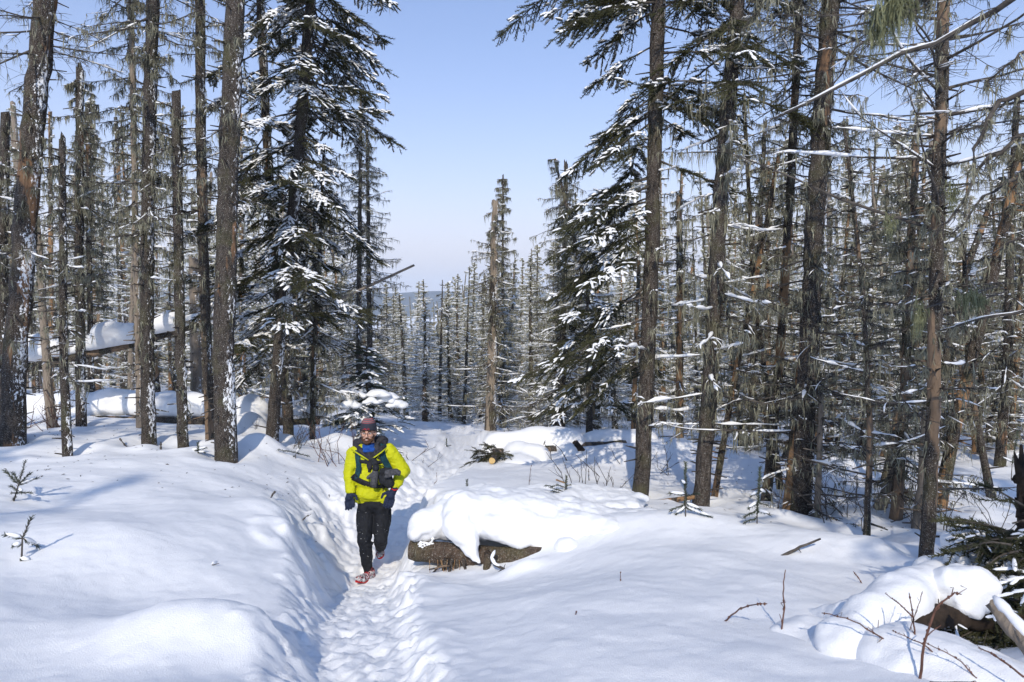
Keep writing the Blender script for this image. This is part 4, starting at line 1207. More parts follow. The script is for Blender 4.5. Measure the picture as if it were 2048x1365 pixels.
snow_log('fallen_log', 'low arched log poking from the snow right of the broad dark trunk', GL,
         [P(1628, 985, 10.2), P(1668, 986, 10.0), P(1705, 990, 9.9)], .075,
         [('c', P(1632, 972, 10.3), .08, P(1700, 977, 10.0), .08)], 25, 'bark', vox=.03, stubs=2)
snow_log('fallen_log', 'pale slanting log with snow along its top right of the broad trunk', GL,
         [P(1655, 810, 12.2), P(1690, 850, 12.0), P(1735, 905, 11.8)], .075,
         [('c', P(1660, 808, 12.25), .05, P(1728, 888, 11.85), .05)], 26, 'wood_grey', vox=.02, stubs=1, lump=.02)
# rotten stump in the hollow
c0 = P(1158, 903, 12.0)
mb = log_mesh([c0 + [-.10, .1, .10], c0 + [.02, .12, .0], c0 + [.12, .15, -.12]], .10, .08, 31, 'rot', rough=.12)
tag(link('rotten_stump', mb.mesh('rotten_stump', M['rot'], True, c0), None, c0), 'dark rotten stump in the hollow of the broad snow-buried log', 'stump')
# leaning dead pole against the sky
pa, pb = P(700, 590, 15.5), P(828, 531, 14.6)
mb = log_mesh([pa + (pa - pb) * .6, pa, pb], .045, .026, 33, 'wood', rough=.03, sides=8)
tag(link('leaning_pole', mb.mesh('leaning_pole', M['wood_grey'], True, pa), None, pa), 'thin bare pole slanting up against the sky right of the big snowy spruce', 'pole')
# two broken branches on the snow at the foot of the right spruces
for (pix, d0, d1, r0, r1, mt, lbl) in [([(1252, 1016), (1190, 988), (1112, 960)], 8.2, 8.7, .030, .010, 'stick', 'orange barkless stick slanting out of the snow left of the right spruces'),
                                       ([(1250, 1013), (1320, 1005), (1392, 993)], 8.15, 8.3, .038, .028, 'bark_orange', 'reddish broken branch lying against the foot of two right spruces')]:
    pts = [P(u, v, d0 + (d1 - d0) * q / 2) for q, (u, v) in enumerate(pix)]
    mb = log_mesh(pts, r0, r1, 35, mt, sides=8, rough=.09); stick_mb(mb, [pts[1], pts[1] + np.array([-.1, -.05, -.2])], .009, .004, np.random.default_rng(3), 2)
    stick_mb(mb, [pts[0] * .7 + pts[2] * .3, pts[0] * .7 + pts[2] * .3 + np.array([.05, -.1, -.16])], .008, .004, np.random.default_rng(4), 2)
    tag(link('broken_branch', mb.mesh('broken_branch', M[mt], True, pts[0]), None, pts[0]), lbl, 'branch')
# dark stick lying on the snow, right
mb = MB(); rg = np.random.default_rng(41)
pa, _ = hit(1567, 1112); pb = P(1641, 1078, 5.55)
stick_mb(mb, [pa - (pb - pa) * .08, pa * .55 + pb * .45 + [0, 0, .01], pb], .014, .008, rg, 0); mb.tube([pa * .6 + pb * .4, pa * .55 + pb * .45 + [.0, -.02, -.03]], [.006, .003], 4)
tag(link('stick', mb.mesh('stick', M['twig'], True, pa), None, pa), 'dark stick jutting from the smooth snow slope at the right', 'stick')

# --- single bare twigs in the open snow
TW = [([(1562, 1264), (1568, 1215), (1566, 1170), (1571, 1140)], 0, .0055, 'tall upright red-brown twig in the open snow at the right', 1),
      ([(1447, 1243), (1480, 1218), (1505, 1209), (1534, 1208)], -.1, .0055, 'red-brown twig arching right over the open snow', 0),
      ([(1724, 1168), (1716, 1155), (1706, 1143)], 0, .0045, 'short slanting twig on the snow below the nearest right trunk', 0),
      ([(1241, 1162), (1241, 1144)], 0, .004, 'tiny dark twig tip alone in the middle of the right snow slope', 0),
      ([(1151, 1230), (1153, 1222)], 0, .004, 'smallest twig tip poking from the lower right snow', 0),
      ([(541, 998), (546, 988), (550, 984)], 0, .009, 'short dark twig at the crest of the left snow bank', 0),
      ([(606, 1040), (613, 1033), (622, 1029)], 0, .007, 'dark forked twig on the left bank above the trail', 1),
      ([(868, 968), (874, 962), (873, 945)], 0, .005, 'short slanting twig on the snow beyond the walker', 0),
      ([(1057, 983), (1059, 955), (1063, 930)], 0, .005, 'slim bare upright twig on the snow between log and fallen tree', 1),
      ([(1178, 962), (1177, 938)], 0, .008, 'short straight upright twig left of the right spruces', 0),
      ([(1076, 921), (1076, 908)], 0, .008, 'little dark peg of a twig before the broad snow-buried log', 0),
      ([(1103, 920), (1100, 900), (1090, 890)], 0, .008, 'hooked bare twig before the broad snow-buried log', 1),
      ([(1134, 922), (1122, 900), (1106, 886)], 0, .008, 'dark twig bending over before the broad snow-buried log', 0),
      ([(252, 893), (245, 884), (240, 878)], 0, .010, 'slanting dark peg of wood between the left trunks', 0),
      ([(322, 900), (322, 884)], 0, .012, 'upright snowy seedling tip left of the flat-topped snag', 0),
      ([(660, 1000), (658, 990)], 0, .006, 'tiny twig just left of the walker', 0),
      ([(838, 912), (858, 895), (850, 880)], 0, .005, 'curved bare twig right of the walker by the trail', 1),
      ([(890, 990), (893, 983)], 0, .005, 'tiny twig on the snow behind the log cap', 0),
      ([(690, 990), (690, 960)], 0, .004, 'bare twig beside the walker at the bank foot', 0)]
for i, (pix, dd, r, lbl, fk) in enumerate(TW[:-1]):
    rg = np.random.default_rng(60 + i)
    b0, d0 = hit(*pix[0])
    pts = [b0] + [P(u, v, d0 + dd * (q + 1)) for q, (u, v) in enumerate(pix[1:])]
    pts = [b0 + (b0 - pts[1]) * .15] + pts
    mb = MB(); stick_mb(mb, pts, r, r * .45, rg, fk * 2, 0, 5, .22); knots(mb, pts, rg, r * 1.25, 6)
    tag(link('twig', mb.mesh('twig', M['twig_red' if r < .006 else 'twig'], True, b0), None, b0), lbl, 'twig')

# --- bare red twigs of a buried bush in the lower right corner
bx = P(1835, 1400, 2.75); bx[2] = gz(bx[0], bx[1]) - .05
bush = thing('bare_bush', 'bare red-brown bush twigs sprawling up from the lower right snow', 'bush', bx)
BS = [([(1838, 1365), (1850, 1275), (1872, 1215), (1908, 1186), (1922, 1189)], 2.9, .011), ([(1830, 1330), (1800, 1300), (1745, 1265), (1700, 1238), (1643, 1226)], 3.1, .008),
      ([(1835, 1345), (1790, 1320), (1762, 1308), (1752, 1290), (1757, 1240)], 3.1, .006), ([(1842, 1330), (1830, 1280), (1826, 1230), (1818, 1186)], 3.1, .009),
      ([(1880, 1320), (1850, 1290), (1815, 1275), (1784, 1261)], 3.0, .006), ([(1860, 1365), (1960, 1365), (1920, 1320), (1850, 1285)], 2.8, .007),
      ([(2048, 1355), (2010, 1325), (1980, 1305), (1956, 1296)], 2.7, .008), ([(1826, 1235), (1795, 1205), (1770, 1187)], 3.1, .006), ([(1818, 1320), (1814, 1280), (1835, 1215), (1845, 1183)], 3.15, .005)]
for i, (pix, d, r) in enumerate(BS):
    rg = np.random.default_rng(80 + i); mb = MB()
    pts = [P(u, v, d + .05 * q) for q, (u, v) in enumerate(pix)]
    stick_mb(mb, pts, r * .55, r * .25, rg, 4, 0, 6, .2); knots(mb, pts, rg, r * .6, 10)
    link('stem', mb.mesh('stem', M['twig_red'], True, bx), bush)


# --- little spruces
def needle_shoots(mb, O, D, size, m=0, fine=True, fat=1.0):
    O = np.array(O, float); X, Y, Z = frames(np.array(D, float)); s = np.broadcast_to(np.asarray(size, float), (len(O),))[:, None]
    TV, TF = BRUSH_FINE if fine else BRUSH
    mb.template(TV, TF, O, X * s, Y * s * fat, Z * s * fat, m)


def seedling(label, base, arms, snow=.5, seed=0, fat=.85, mat='needle_blue', name='spruce_seedling'):
    "arms: list of (start pixel, end pixel, distance)"
    b, d = hit(*base)
    rg = np.random.default_rng(seed)
    r = thing(name, label, 'seedling', b, 'spruce seedlings poking out of the snow')
    st, nd, sn = MB(), MB(), MB()
    st.tube([b - [0, 0, .06], P(*arms[0][0], d), P(*arms[0][1], d)], [.007, .005, .002], 5)
    for (p0, p1) in arms:
        a = P(*p0, d); e = P(*p1, d + rg.normal(0, .08)); L = np.linalg.norm(e - a)
        n = max(1, int(round(L / .13))); D = (e - a) / n
        needle_shoots(nd, [a + D * q for q in range(n)], [D] * n, np.full(n, L / n * 1.02), 0, True, fat * .13 / max(L / n, .05))
        st.tube([a, e], [.004, .0025], 4)
        if rg.random() < snow and abs(D[2]) < .8 * L / n:
            t = np.linspace(.05, .9, 6); q = a + (e - a) * t[:, None] + [0, 0, .012]
            sn.tube(q, np.array([.004, .013, .016, .014, .012, .003]), 6)
    link('stem', st.mesh('stem', M['twig'], True, b), r)
    x = link('needles', nd.mesh('needles', M[mat], False, b), r); x['kind'] = 'stuff'
    if sn.n: link('snow', sn.mesh('snow', M['snow_soft'], True, b), r)


seedling('seven-armed spruce seedling on the snow at the far left', (24, 1002), [((36, 974), (51, 922)), ((38, 970), (10, 942)), ((40, 968), (26, 946)), ((38, 968), (62, 946)), ((40, 970), (76, 956)), ((38, 982), (20, 972)), ((36, 986), (22, 987)), ((34, 986), (64, 986)), ((32, 992), (26, 1000)), ((40, 980), (44, 985))], .35, 1)
seedling('cross-shaped spruce seedling with snow on its arms at the far left', (42, 1125), [((45, 1076), (64, 1034)), ((45, 1078), (8, 1070)), ((47, 1078), (78, 1095)), ((43, 1090), (24, 1094)), ((40, 1118), (62, 1124))], .95, 2)
seedling('tiny seedling tip in the middle of the left snow bank', (424, 1132), [((424, 1131), (438, 1127))], .3, 3)
seedling('little seedling on the snow left of the thick brown trunk', (396, 908), [((396, 903), (396, 885)), ((396, 900), (378, 902)), ((397, 900), (414, 896)), ((397, 905), (410, 906))], .6, 4)
seedling('cross-shaped seedling on the right of the trail behind the log cap', (934, 984), [((934, 980), (934, 960)), ((934, 979), (925, 981)), ((934, 979), (943, 979))], .2, 5)
seedling('branchy seedling beside the orange stick', (1130, 1003), [((1131, 990), (1133, 952)), ((1131, 985), (1100, 975)), ((1131, 988), (1104, 983)), ((1131, 975), (1112, 970)), ((1131, 990), (1138, 985)), ((1130, 996), (1118, 993)), ((1131, 972), (1142, 970)), ((1110, 973), (1090, 972))], .1, 6)
seedling('upright sapling with snowy arms between the two right spruces', (1371, 1034), [((1371, 1018), (1371, 925)), ((1371, 990), (1338, 987)), ((1371, 992), (1398, 988)), ((1371, 1008), (1340, 1022)), ((1372, 1008), (1402, 1020)), ((1371, 1015), (1350, 1030)), ((1372, 1016), (1425, 1036)), ((1371, 970), (1362, 962))], .8, 7)
seedling('sapling with sloping arms at the foot of the broad dark trunk', (1514, 1048), [((1514, 1030), (1520, 935)), ((1514, 1020), (1488, 1035)), ((1515, 1022), (1540, 1030)), ((1515, 1005), (1496, 1018)), ((1516, 1005), (1536, 1012)), ((1517, 985), (1500, 994)), ((1518, 980), (1532, 988)), ((1515, 1035), (1488, 1046))], .4, 8)
seedling('flattened seedling with crossed arms above the left bank', (590, 918), [((592, 908), (600, 896)), ((592, 905), (556, 900)), ((592, 906), (618, 913)), ((592, 912), (575, 915))], .6, 9)
seedling('dark-needled sapling standing behind the bough at the right edge', (2022, 960), [((2024, 930), (2036, 862)), ((2024, 925), (2004, 915)), ((2026, 915), (2044, 905)), ((2026, 900), (2010, 890))], .2, 10)
seedling('small seedling on the snow beyond the walker at right', (893, 900), [((893, 893), (893, 878)), ((893, 893), (884, 891)), ((893, 893), (902, 891))], .2, 12)

# --- low bare bushes by the left bank and under the left trunks
for (bu, bv, d, n, hgt, spread, lbl, sd) in [(672, 935, 9.6, 12, .75, .5, 'low thicket of bare reddish twigs left of the walker', 1), (110, 855, 10.2, 16, .7, .6, 'tangle of bare twigs behind the trunks at far left', 2),
                                           (590, 905, 10.2, 12, .5, .6, 'low twiggy brush at the foot of the big snowy spruce', 3), (1190, 1000, 8.5, 11, .55, .45, 'bare twigs sprouting around the orange stick', 4),
                                           (1655, 1040, 7.8, 16, .7, .8, 'dark brushwood tangled around the foot of the broad dark trunk', 5), (1720, 1040, 7.2, 10, .6, .6, 'thin dark twigs arching down right of the broad dark trunk', 6),
                                           (1950, 1040, 6.6, 10, .6, .5, 'bare twigs in the snow before the leaning reddish trunk', 7), (1300, 935, 10.5, 8, .5, .6, 'few bare twigs left of the right spruces', 8),
                                           (820, 905, 11.5, 6, .35, .5, 'sparse twigs on the snow just right of the walker', 9)]:
    rg = np.random.default_rng(900 + sd)
    b = ground(bu, d)
    mb = MB()
    for q in range(n):
        o = b + np.array([rg.normal(0, spread * .5), rg.normal(0, .2), 0]); o[2] = gz(o[0], o[1]) - .05
        e = o + np.array([rg.normal(0, spread * .5), rg.normal(0, .2), hgt * rg.uniform(.5, 1.1)])
        m_ = (o + e) / 2 + rg.normal(0, .06, 3)
        stick_mb(mb, [o, m_, e], .006, .0025, rg, 3, 0, 4, .4)
    tag(link('bare_bush', mb.mesh('bare_bush', M['twig_red'] if sd in (1, 2) else M['twig'], True, b), None, b), lbl, 'bush', 'bare bushes in the snow')

# --- young spruce bowed under snow pillows, behind the walker
yb = ground(733, 12.0)
ys_ = thing('young_spruce', 'bushy young spruce behind the walker with round pillows of snow on its boughs', 'tree', yb)
rg = np.random.default_rng(55)
path = np.array([[0, 0, -.2 + 2.1 * t] for t in np.linspace(0, 1, 10)]) + np.array([0, 0, 0])
mbt, _, _ = trunk_mesh(rg, path, .045, .01, M['bark'], 8, .2)
link('trunk', mbt.mesh('trunk', M['bark']), ys_)
n = 46; zs = np.linspace(.14, .97, n)
BP, R = branch_set(rg, path, .04, .01, zs, (1.02 - zs) * 1.05 * rg.uniform(.8, 1.15, n) + .06, RAD(1) * (rg.normal(-6, 8, n) + 30 * (zs - .3)), rg.uniform(-.35, -.05, n), None, 8)
mbn, mbs, mbb = MB(), MB(), MB()
mbb.tubes(BP, R, 4); live_spray(rg, BP, 13, 0, 0, mbn, mbs, mbb, seclen=.34, snow=.30, size=.085, snow_w=.022, tmin=.1)
link('branches', mbb.mesh('branches', M['twig']), ys_); x = link('needles', mbn.mesh('needles', M['needle_blue'], False), ys_); x['kind'] = 'stuff'
x = link('branch_snow', mbs.mesh('branch_snow', M['snow_soft']), ys_); x['kind'] = 'stuff'
for (u, v, d, a, b, c) in [(689, 790, 11.7, .12, .16, .09), (700, 806, 11.5, .13, .15, .07), (716, 787, 11.5, .09, .13, .05), (757, 785, 11.5, .17, .16, .05), (771, 797, 11.6, .10, .12, .08), (793, 806, 11.7, .14, .15, .07), (780, 790, 11.7, .10, .12, .05), (742, 800, 11.4, .09, .10, .05)]:
    link('snow_pillow', blob('snow_pillow', [('e', P(u, v, d), (a, b, c)), ('e', P(u + 12, v + 5, d), (a * .8, b * .8, c * .8)), ('e', P(u - 11, v + 5, d - .05), (a * .75, b * .7, c * .7))], .02, M['snow'], 7, yb, .02, 4, int(u)), ys_)

# --- cut spruce tops lying at the end of the broad snow-buried log
cb = P(985, 935, 11.3)
ct = thing('cut_spruce_top', 'green cut spruce boughs with a sawn yellow butt under the snow beside the trail', 'branch', cb)
rg = np.random.default_rng(66)
BPs = []
for k in range(26):
    o = P(rg.uniform(965, 1010), rg.uniform(900, 925), 11.35 + rg.uniform(-.05, .3))
    a = rg.uniform(-1, 1); e = o + np.array([rg.uniform(-.42, .25), rg.uniform(-.25, .05), rg.uniform(-.30, .16)])
    BPs.append(interp_path([o, (o + e) / 2 + [0, 0, .06], e], np.linspace(0, 1, 6)) - cb)
mbn, mbs, mbb = MB(), MB(), MB()
live_spray(rg, np.array(BPs), 9, 0, 0, mbn, mbs, mbb, seclen=.2, snow=.0, size=.075, tmin=.1)
for b in BPs: mbb.tube(b, np.linspace(.008, .003, 6), 4)
link('branches', mbb.mesh('branches', M['twig']), ct); link('needles', mbn.mesh('needles', M['needle'], False), ct)['kind'] = 'stuff'
q0 = P(984, 922, 11.05)
mb = log_mesh([q0 + [0.08, .5, .03], q0], .052, .052, 67, 'bark', cut=True, sides=16, rough=.015)
link('sawn_butt', mb.mesh('sawn_butt', [M['bark'], M['cutwood']], True, cb), ct)

# --- lower right: toppled log under snow, its snow pillows, the dark boughs and a grey broken log
rb = P(1900, 1240, 4.0)
tl = thing('toppled_log', 'toppled log in the lower right corner rising under a long smooth hump of snow', 'log', rb)
mb = log_mesh([P(1800, 1285, 3.5), P(1865, 1232, 3.72), P(1930, 1232, 3.8), P(2060, 1250, 3.9)], .055, .07, 71, 'rot', rough=.12)
link('trunk', mb.mesh('trunk', M['rot'], True, rb), tl)
link('snow_cap', blob('snow_cap', [('c', P(1672, 1285, 3.45), .075, P(1735, 1255, 3.6), .145), ('c', P(1735, 1255, 3.6), .145, P(1800, 1205, 3.8), .155), ('c', P(1800, 1205, 3.8), .155, P(1862, 1170, 4.05), .135),
                                  ('e', P(1695, 1285, 3.38), (.15, .17, .10)), ('e', P(1640, 1295, 3.6), (.26, .3, .10)), ('c', P(1700, 1245, 3.85), .12, P(1600, 1235, 4.2), .05), ('e', P(1880, 1150, 4.3), (.14, .2, .1))], .02, M['snow'], 7, rb, .03, 4.5, 5, .005), tl)
link('snow_pillow', blob('snow_pillow', [('e', P(1910, 1172, 3.85), (.13, .15, .13)), ('e', P(1948, 1178, 3.82), (.12, .13, .12)), ('c', P(1925, 1205, 3.75), .07, P(1948, 1214, 3.74), .06), ('e', P(1985, 1158, 3.95), (.10, .11, .05))], .016, M['snow'], 4, rb, .03, 7, 8, .005), tl)
link('snow_pillow', blob('snow_pillow', [('e', P(1936, 1105, 4.3), (.14, .17, .15)), ('e', P(1965, 1078, 4.4), (.12, .15, .10)), ('e', P(1915, 1125, 4.2), (.07, .11, .07)), ('e', P(1975, 1122, 4.2), (.11, .12, .11))], .016, M['snow'], 5, rb, .03, 6, 9, .005), tl)
link('snow_mound', blob('snow_mound', [('e', P(1850, 1340, 3.15), (.28, .28, .17)), ('e', P(1805, 1325, 3.2), (.10, .18, .10)), ('e', P(1940, 1375, 3.0), (.33, .3, .14)), ('e', P(1890, 1318, 3.3), (.20, .2, .09))], .018, M['snow'], 7, rb, .03, 4, 10, .005), tl)
rg = np.random.default_rng(72)
eb = P(2010, 1250, 3.9)
bt = thing('spruce_thicket', 'dark green spruce boughs thick with needles at the lower right picture edge', 'tree', eb)
BPs = []
for k in range(85):
    o = P(rg.uniform(1960, 2110), rg.uniform(1060, 1340), rg.uniform(3.75, 4.5)); l = rg.uniform(.2, .42)
    a = rg.normal(math.pi * 1.05, .75); e = o + np.array([math.cos(a) * l, math.sin(a) * l * .8, rg.uniform(-.22, .03)])
    BPs.append(interp_path([o, (o + e) / 2 + [0, 0, .03], e], np.linspace(0, 1, 6)))
for (p0, p1, p2) in [((2048, 1075, 4.3), (1980, 1050, 4.15), (1897, 1040, 4.05)), ((2060, 1085, 4.2), (2000, 1078, 4.1), (1950, 1075, 4.0)), ((2060, 1020, 4.6), (2010, 990, 4.5), (1985, 975, 4.5))]:
    BPs.append(interp_path([P(*p0), P(*p1), P(*p2)], np.linspace(0, 1, 6)))
mbn, mbs, mbb = MB(), MB(), MB()
_keep = BRUSH; BRUSH = brush(24, .05, .21, 5)
live_spray(rg, np.array(BPs) - eb, 11, 0, 0, mbn, mbs, mbb, seclen=.22, snow=.03, size=.085, snow_w=.013, tmin=.05)
BRUSH = _keep
for b in BPs: mbb.tube(b - eb, np.linspace(.009, .003, 6), 5)
link('branches', mbb.mesh('branches', M['twig']), bt); link('needles', mbn.mesh('needles', M['needle'], False), bt)['kind'] = 'stuff'
link('branch_snow', mbs.mesh('branch_snow', M['snow_soft']), bt)['kind'] = 'stuff'
tp = [P(2078, 1330, 4.6), P(2070, 1150, 4.7), P(2062, 1000, 4.8)]
mbt, _, _ = trunk_mesh(rg, np.array(tp) - eb, .05, .012, M['bark_worn'], 10, .15)
link('trunk', mbt.mesh('trunk', M['bark_worn']), bt)
qa, qb = P(1985, 1208, 3.3), P(2075, 1312, 3.05)
mb = log_mesh([qa, qb], .034, .043, 73, 'wood', rough=.17, sides=11, seg=.04)
bl = thing('broken_log', 'pale weathered broken log end jutting in at the right picture edge', 'log', qa)
link('trunk', mb.mesh('trunk', M['wood_grey'], True, qa), bl)
mb = MB(); mb.tubes(np.stack([interp_path([qa, qb], np.linspace(.02, .9, 8)) + [.0, .0, .042]]), np.array([[.008, .024, .028, .022, .028, .03, .024, .01]]), 7)
link('snow', mb.mesh('snow', M['snow_soft'], True, qa), bl)
# dark snag of roots at the right edge
rr_ = P(2040, 960, 5.2)
mb = MB(); rg = np.random.default_rng(75)
for k in range(9):
    a = P(2045 + rg.uniform(-8, 10), 1000 + rg.uniform(-60, 60), 5.2); e = a + np.array([rg.uniform(-.12, .02), rg.uniform(-.1, .1), rg.uniform(-.1, .22)]); mb.tube([a, (a + e) / 2 + rg.normal(0, .02, 3), e], [.032, .02, .005], 7)
mb.tube([P(2050, 1060, 5.2), P(2046, 980, 5.2), P(2042, 890, 5.2)], [.05, .042, .010], 9)
tag(link('rotten_snag', mb.mesh('rotten_snag', M['rot'], True, rr_), None, rr_), 'dark rotten snag half hidden at the right picture edge', 'stump')

# --- near branches reaching into the top right corner, hung with lichen
nb = P(2110, -60, 3.4)
NBR = [([(2090, -60), (2000, 20), (1900, 75), (1780, 125), (1660, 185), (1548, 238)], 3.6, 4.6, .020), ([(2100, 150), (2040, 190), (1985, 230), (1955, 300), (1945, 350)], 2.9, 3.0, .016),
       ([(2110, 260), (2020, 280), (1960, 330), (1900, 430), (1870, 480)], 3.0, 3.2, .013), ([(2110, 330), (2040, 350), (1960, 400), (1900, 470)], 3.2, 3.4, .012), ([(1900, -40), (1840, 10), (1780, 40), (1715, 38)], 2.4, 2.5, .012),
       ([(2100, 90), (2030, 115), (1975, 160), (1975, 170)], 3.2, 3.3, .008), ([(1860, -60), (1760, 60), (1700, 115), (1640, 210)], 4.2, 4.6, .012), ([(2130, 500), (2040, 480), (1960, 520)], 3.3, 3.5, .010),
       ([(2120, 610), (2020, 625), (1930, 645), (1880, 662)], 4.4, 4.8, .014), ([(1560, -30), (1520, 10), (1500, 40)], 2.6, 2.7, .006)]
nbr = thing('overhanging_branches', 'near lichen-hung bare branches reaching in from the top right corner', 'branch', nb)
rg = np.random.default_rng(88)
for i, (pix, d0, d1, r) in enumerate(NBR):
    m_ = len(pix); pts = np.array([P(u, v, d0 + (d1 - d0) * q / (m_ - 1)) for q, (u, v) in enumerate(pix)])
    mb, ml = MB(), MB()
    BP = interp_path(pts, np.linspace(0, 1, 10)); BP[1:-1] += rg.normal(0, .012, (8, 3))
    mb.tube(BP, np.linspace(r, r * .3, 10), 6)
    tw = twigs_on(rg, BP[None], 14, .12, .3, -.15, 3); mb.tubes(tw, np.broadcast_to(np.array([.0035, .0025, .001]), tw.shape[:2]), 4)
    tw2 = twigs_on(rg, tw, 2, .3, .6); mb.tubes(tw2[:, [0, 2]], np.broadcast_to(np.array([.002, .0008]), (len(tw2), 2)), 3)
    q = np.concatenate([tw.reshape(-1, 3)[rg.random(len(tw) * 3) < .5], BP[rg.random(10) < .6]])
    lichen_tufts(rg, ml, q, .10 * rg.uniform(.3, 1.3, len(q)), .006)
    ms = MB(); up = BP.copy(); up[:, 2] += r * .7
    if i in (0, 8): ms.tube(up[2:], np.array([.1, .6, .4, .7, .5, .6, .3, .1]) * r * .7, 6)
    br = link('branch', mb.mesh('branch', M['twig'], True, nb), nbr)
    link('beard_lichen', ml.mesh('beard_lichen', M['lichen'], False, nb), br)['kind'] = 'stuff'
    if ms.n: link('snow', ms.mesh('snow', M['snow_soft'], True, nb), br)
for (u, v, d, ln, w, nm) in [(1785, -10, 2.35, .20, .035, 90), (1760, 40, 2.4, .17, .025, 60), (1940, 590, 4.6, .22, .045, 60), (1960, 600, 4.6, .14, .03, 40), (1840, 620, 5.0, .28, .03, 50), (1905, 380, 5.2, .28, .03, 50), (1780, 440, 5.0, .2, .03, 40)]:
    nm = int(nm * 1.1); ml = MB(); o = P(u, v, d) + rg.normal(0, 1, (nm, 3)) * [w * .8, w * .5, ln * .16]
    lichen_tufts(rg, ml, o, ln * rg.uniform(.12, 1.0, nm) ** 1.5, .005)
    link('lichen_beard', ml.mesh('lichen_beard', M['lichen_green'], False, nb), nbr)['kind'] = 'stuff'
    mb = MB(); a = P(u, v, d); mb.tube([a + [-.12, .05, -.01], a, a + [.2, .02, .06]], [.003, .005, .006], 5)
    link('branch', mb.mesh('branch', M['twig'], True, nb), nbr)

# --- thin bare stems leaning among the right-hand trunks
rg = np.random.default_rng(321)
for q in range(14):
    u = rg.uniform(1440, 2050); d = rg.uniform(8.6, 14); lean = rg.normal(.10, .16)
    b = ground(u, d); H = rg.uniform(2.6, 5.5)
    top = b + np.array([lean * H, rg.normal(0, .3), H]); md = (b + top) / 2 + rg.normal(0, .09, 3) * [1, 1, 0]
    pts = interp_path([b - (md - b) * .12, md, top], np.linspace(0, 1, 24))
    build_tree('dead_sapling', 'thin leaning dead sapling with ' + ['worn dark', 'flaking orange', 'bare grey', 'rough brown'][q % 4] + ' bark among the right-hand trunks', 'tree', 'thin leaning dead saplings', pts, rg.uniform(.035, .06), rg.uniform(.012, .03), M[['bark_worn', 'bark_orange', 'wood_grey', 'bark'][q % 4]], 700 + q,
               dead=[(.25, .98, 16, .15, .7, rg.uniform(-10, 15), None)], lichen=.3, snow=.3, snow_w=.010, broken=q % 2 == 0, sides=8, twn=7, tufts=.11, seg=.2)

# --- bits of bark, needles and lichen fallen on the snow under the trees
rg = np.random.default_rng(123); nl = 900
dl = rg.uniform(6.5, 15, nl); ul = np.where(rg.random(nl) < .55, rg.uniform(1230, 2040, nl), rg.uniform(0, 640, nl))
xl = (ul - U0) / FPX * dl; zl = height(xl, dl)
az = rg.random(nl) * 6.283; ll = rg.uniform(.008, .03, nl); wl2 = rg.uniform(.003, .008, nl)
dx = np.stack([np.cos(az), np.sin(az), rg.normal(0, .2, nl)], -1); dy = np.stack([-np.sin(az), np.cos(az), rg.normal(0, .2, nl)], -1)
o = np.stack([xl, dl, zl + .004], -1)
mb = MB(); V = np.stack([o - dx * ll[:, None], o + dy * wl2[:, None], o + dx * ll[:, None], o - dy * wl2[:, None] + [0, 0, .004]], 1)
mb.add(V.reshape(-1, 3), (np.array([[0, 3, 2], [0, 2, 1], [0, 1, 3], [1, 2, 3]])[None] + (np.arange(nl) * 4)[:, None, None]).reshape(-1, 3))
link('bark_litter', mb.mesh('bark_litter', M['twig'], False))['kind'] = 'stuff'

# --- trees behind the viewer, whose crowns dapple the foreground with shade
for i, (x, y, H, k) in enumerate([(-5.6, -11.5, 11, 4), (3.0, -6.0, 11, 1), (5.0, -8.5, 12, 8), (-7.9, -5.0, 12, 1), (8.2, -5.5, 12, 0), (2.2, -4.2, 8, 3)]):
    r = copy_tree(protos[k], None)
    r.location = (x, y, gz(x, y) - .1); r.rotation_euler = (0, 0, i * 1.3); s = H / 9; r.scale = (s * 1.1, s * 1.1, s)
    r['label'] = 'spruce standing in the snow behind the viewpoint, shading the foreground'; r['group'] = 'spruces behind the viewpoint'


# ------------------------------------------------------------------ the walker
D0 = 7.30
Q = lambda u, v, dd=0.0: P(u, v, D0 + dd)
px = D0 / FPX
foot = Q(728, 1172, -.1)
foot[2] = P(728, 1172, D0 - .1)[2]
man = None
k = NT('jacket_cloth'); c = k.coord('Object')
f = k.noise(c, 14, 4); f2 = k.noise(k.coord('Object', (1, 1, 3)), 22, 5, 0.6)
k.bump(f2, 0.5, 0.03)
M['jacket'] = k.done(k.mix(f, (0.47, 0.50, 0.006), (0.60, 0.60, 0.010)), 0.55)
k = NT('trouser_cloth'); c = k.coord('Object')
f = k.noise(c, 40, 4); fl = k.voro(c, 42); fz = k.noise(c, 9, 3)
k.bump(k.noise(k.coord('Object', (1, 1, .5)), 16, 4), .6, .03)
spk = k.math('MULTIPLY', k.ramp(fl, [(0.10, 1.0), (0.17, 0.0)]), k.ramp(fz, [(0.5, 0.0), (0.62, 1.0)]))
M['trouser'] = k.done(k.mix(spk, k.mix(f, (0.006, 0.007, 0.010), (0.020, 0.022, 0.028)), (0.75, 0.77, 0.8)), 0.8)
M['black'] = m_plain('black_webbing', (0.008, 0.009, 0.012), (0.028, 0.03, 0.036), 40)
M['navy'] = m_plain('navy_glove_knit', (0.008, 0.012, 0.030), (0.025, 0.035, 0.07), 60)
M['teal'] = m_plain('dark_teal_strap', (0.006, 0.03, 0.045), (0.015, 0.07, 0.095), 40)
M['hood'] = m_plain('charcoal_lining', (0.012, 0.012, 0.016), (0.045, 0.045, 0.055), 30, 0.7)
M['gaiter'] = m_plain('blue_gaiter', (0.008, 0.045, 0.22), (0.018, 0.09, 0.36), 30)
M['greymitt'] = m_plain('grey_mitten_wool', (0.035, 0.036, 0.042), (0.10, 0.10, 0.11), 50)
M['skin'] = m_plain('skin', (0.56, 0.32, 0.235), (0.64, 0.39, 0.29), 12, 0.55)
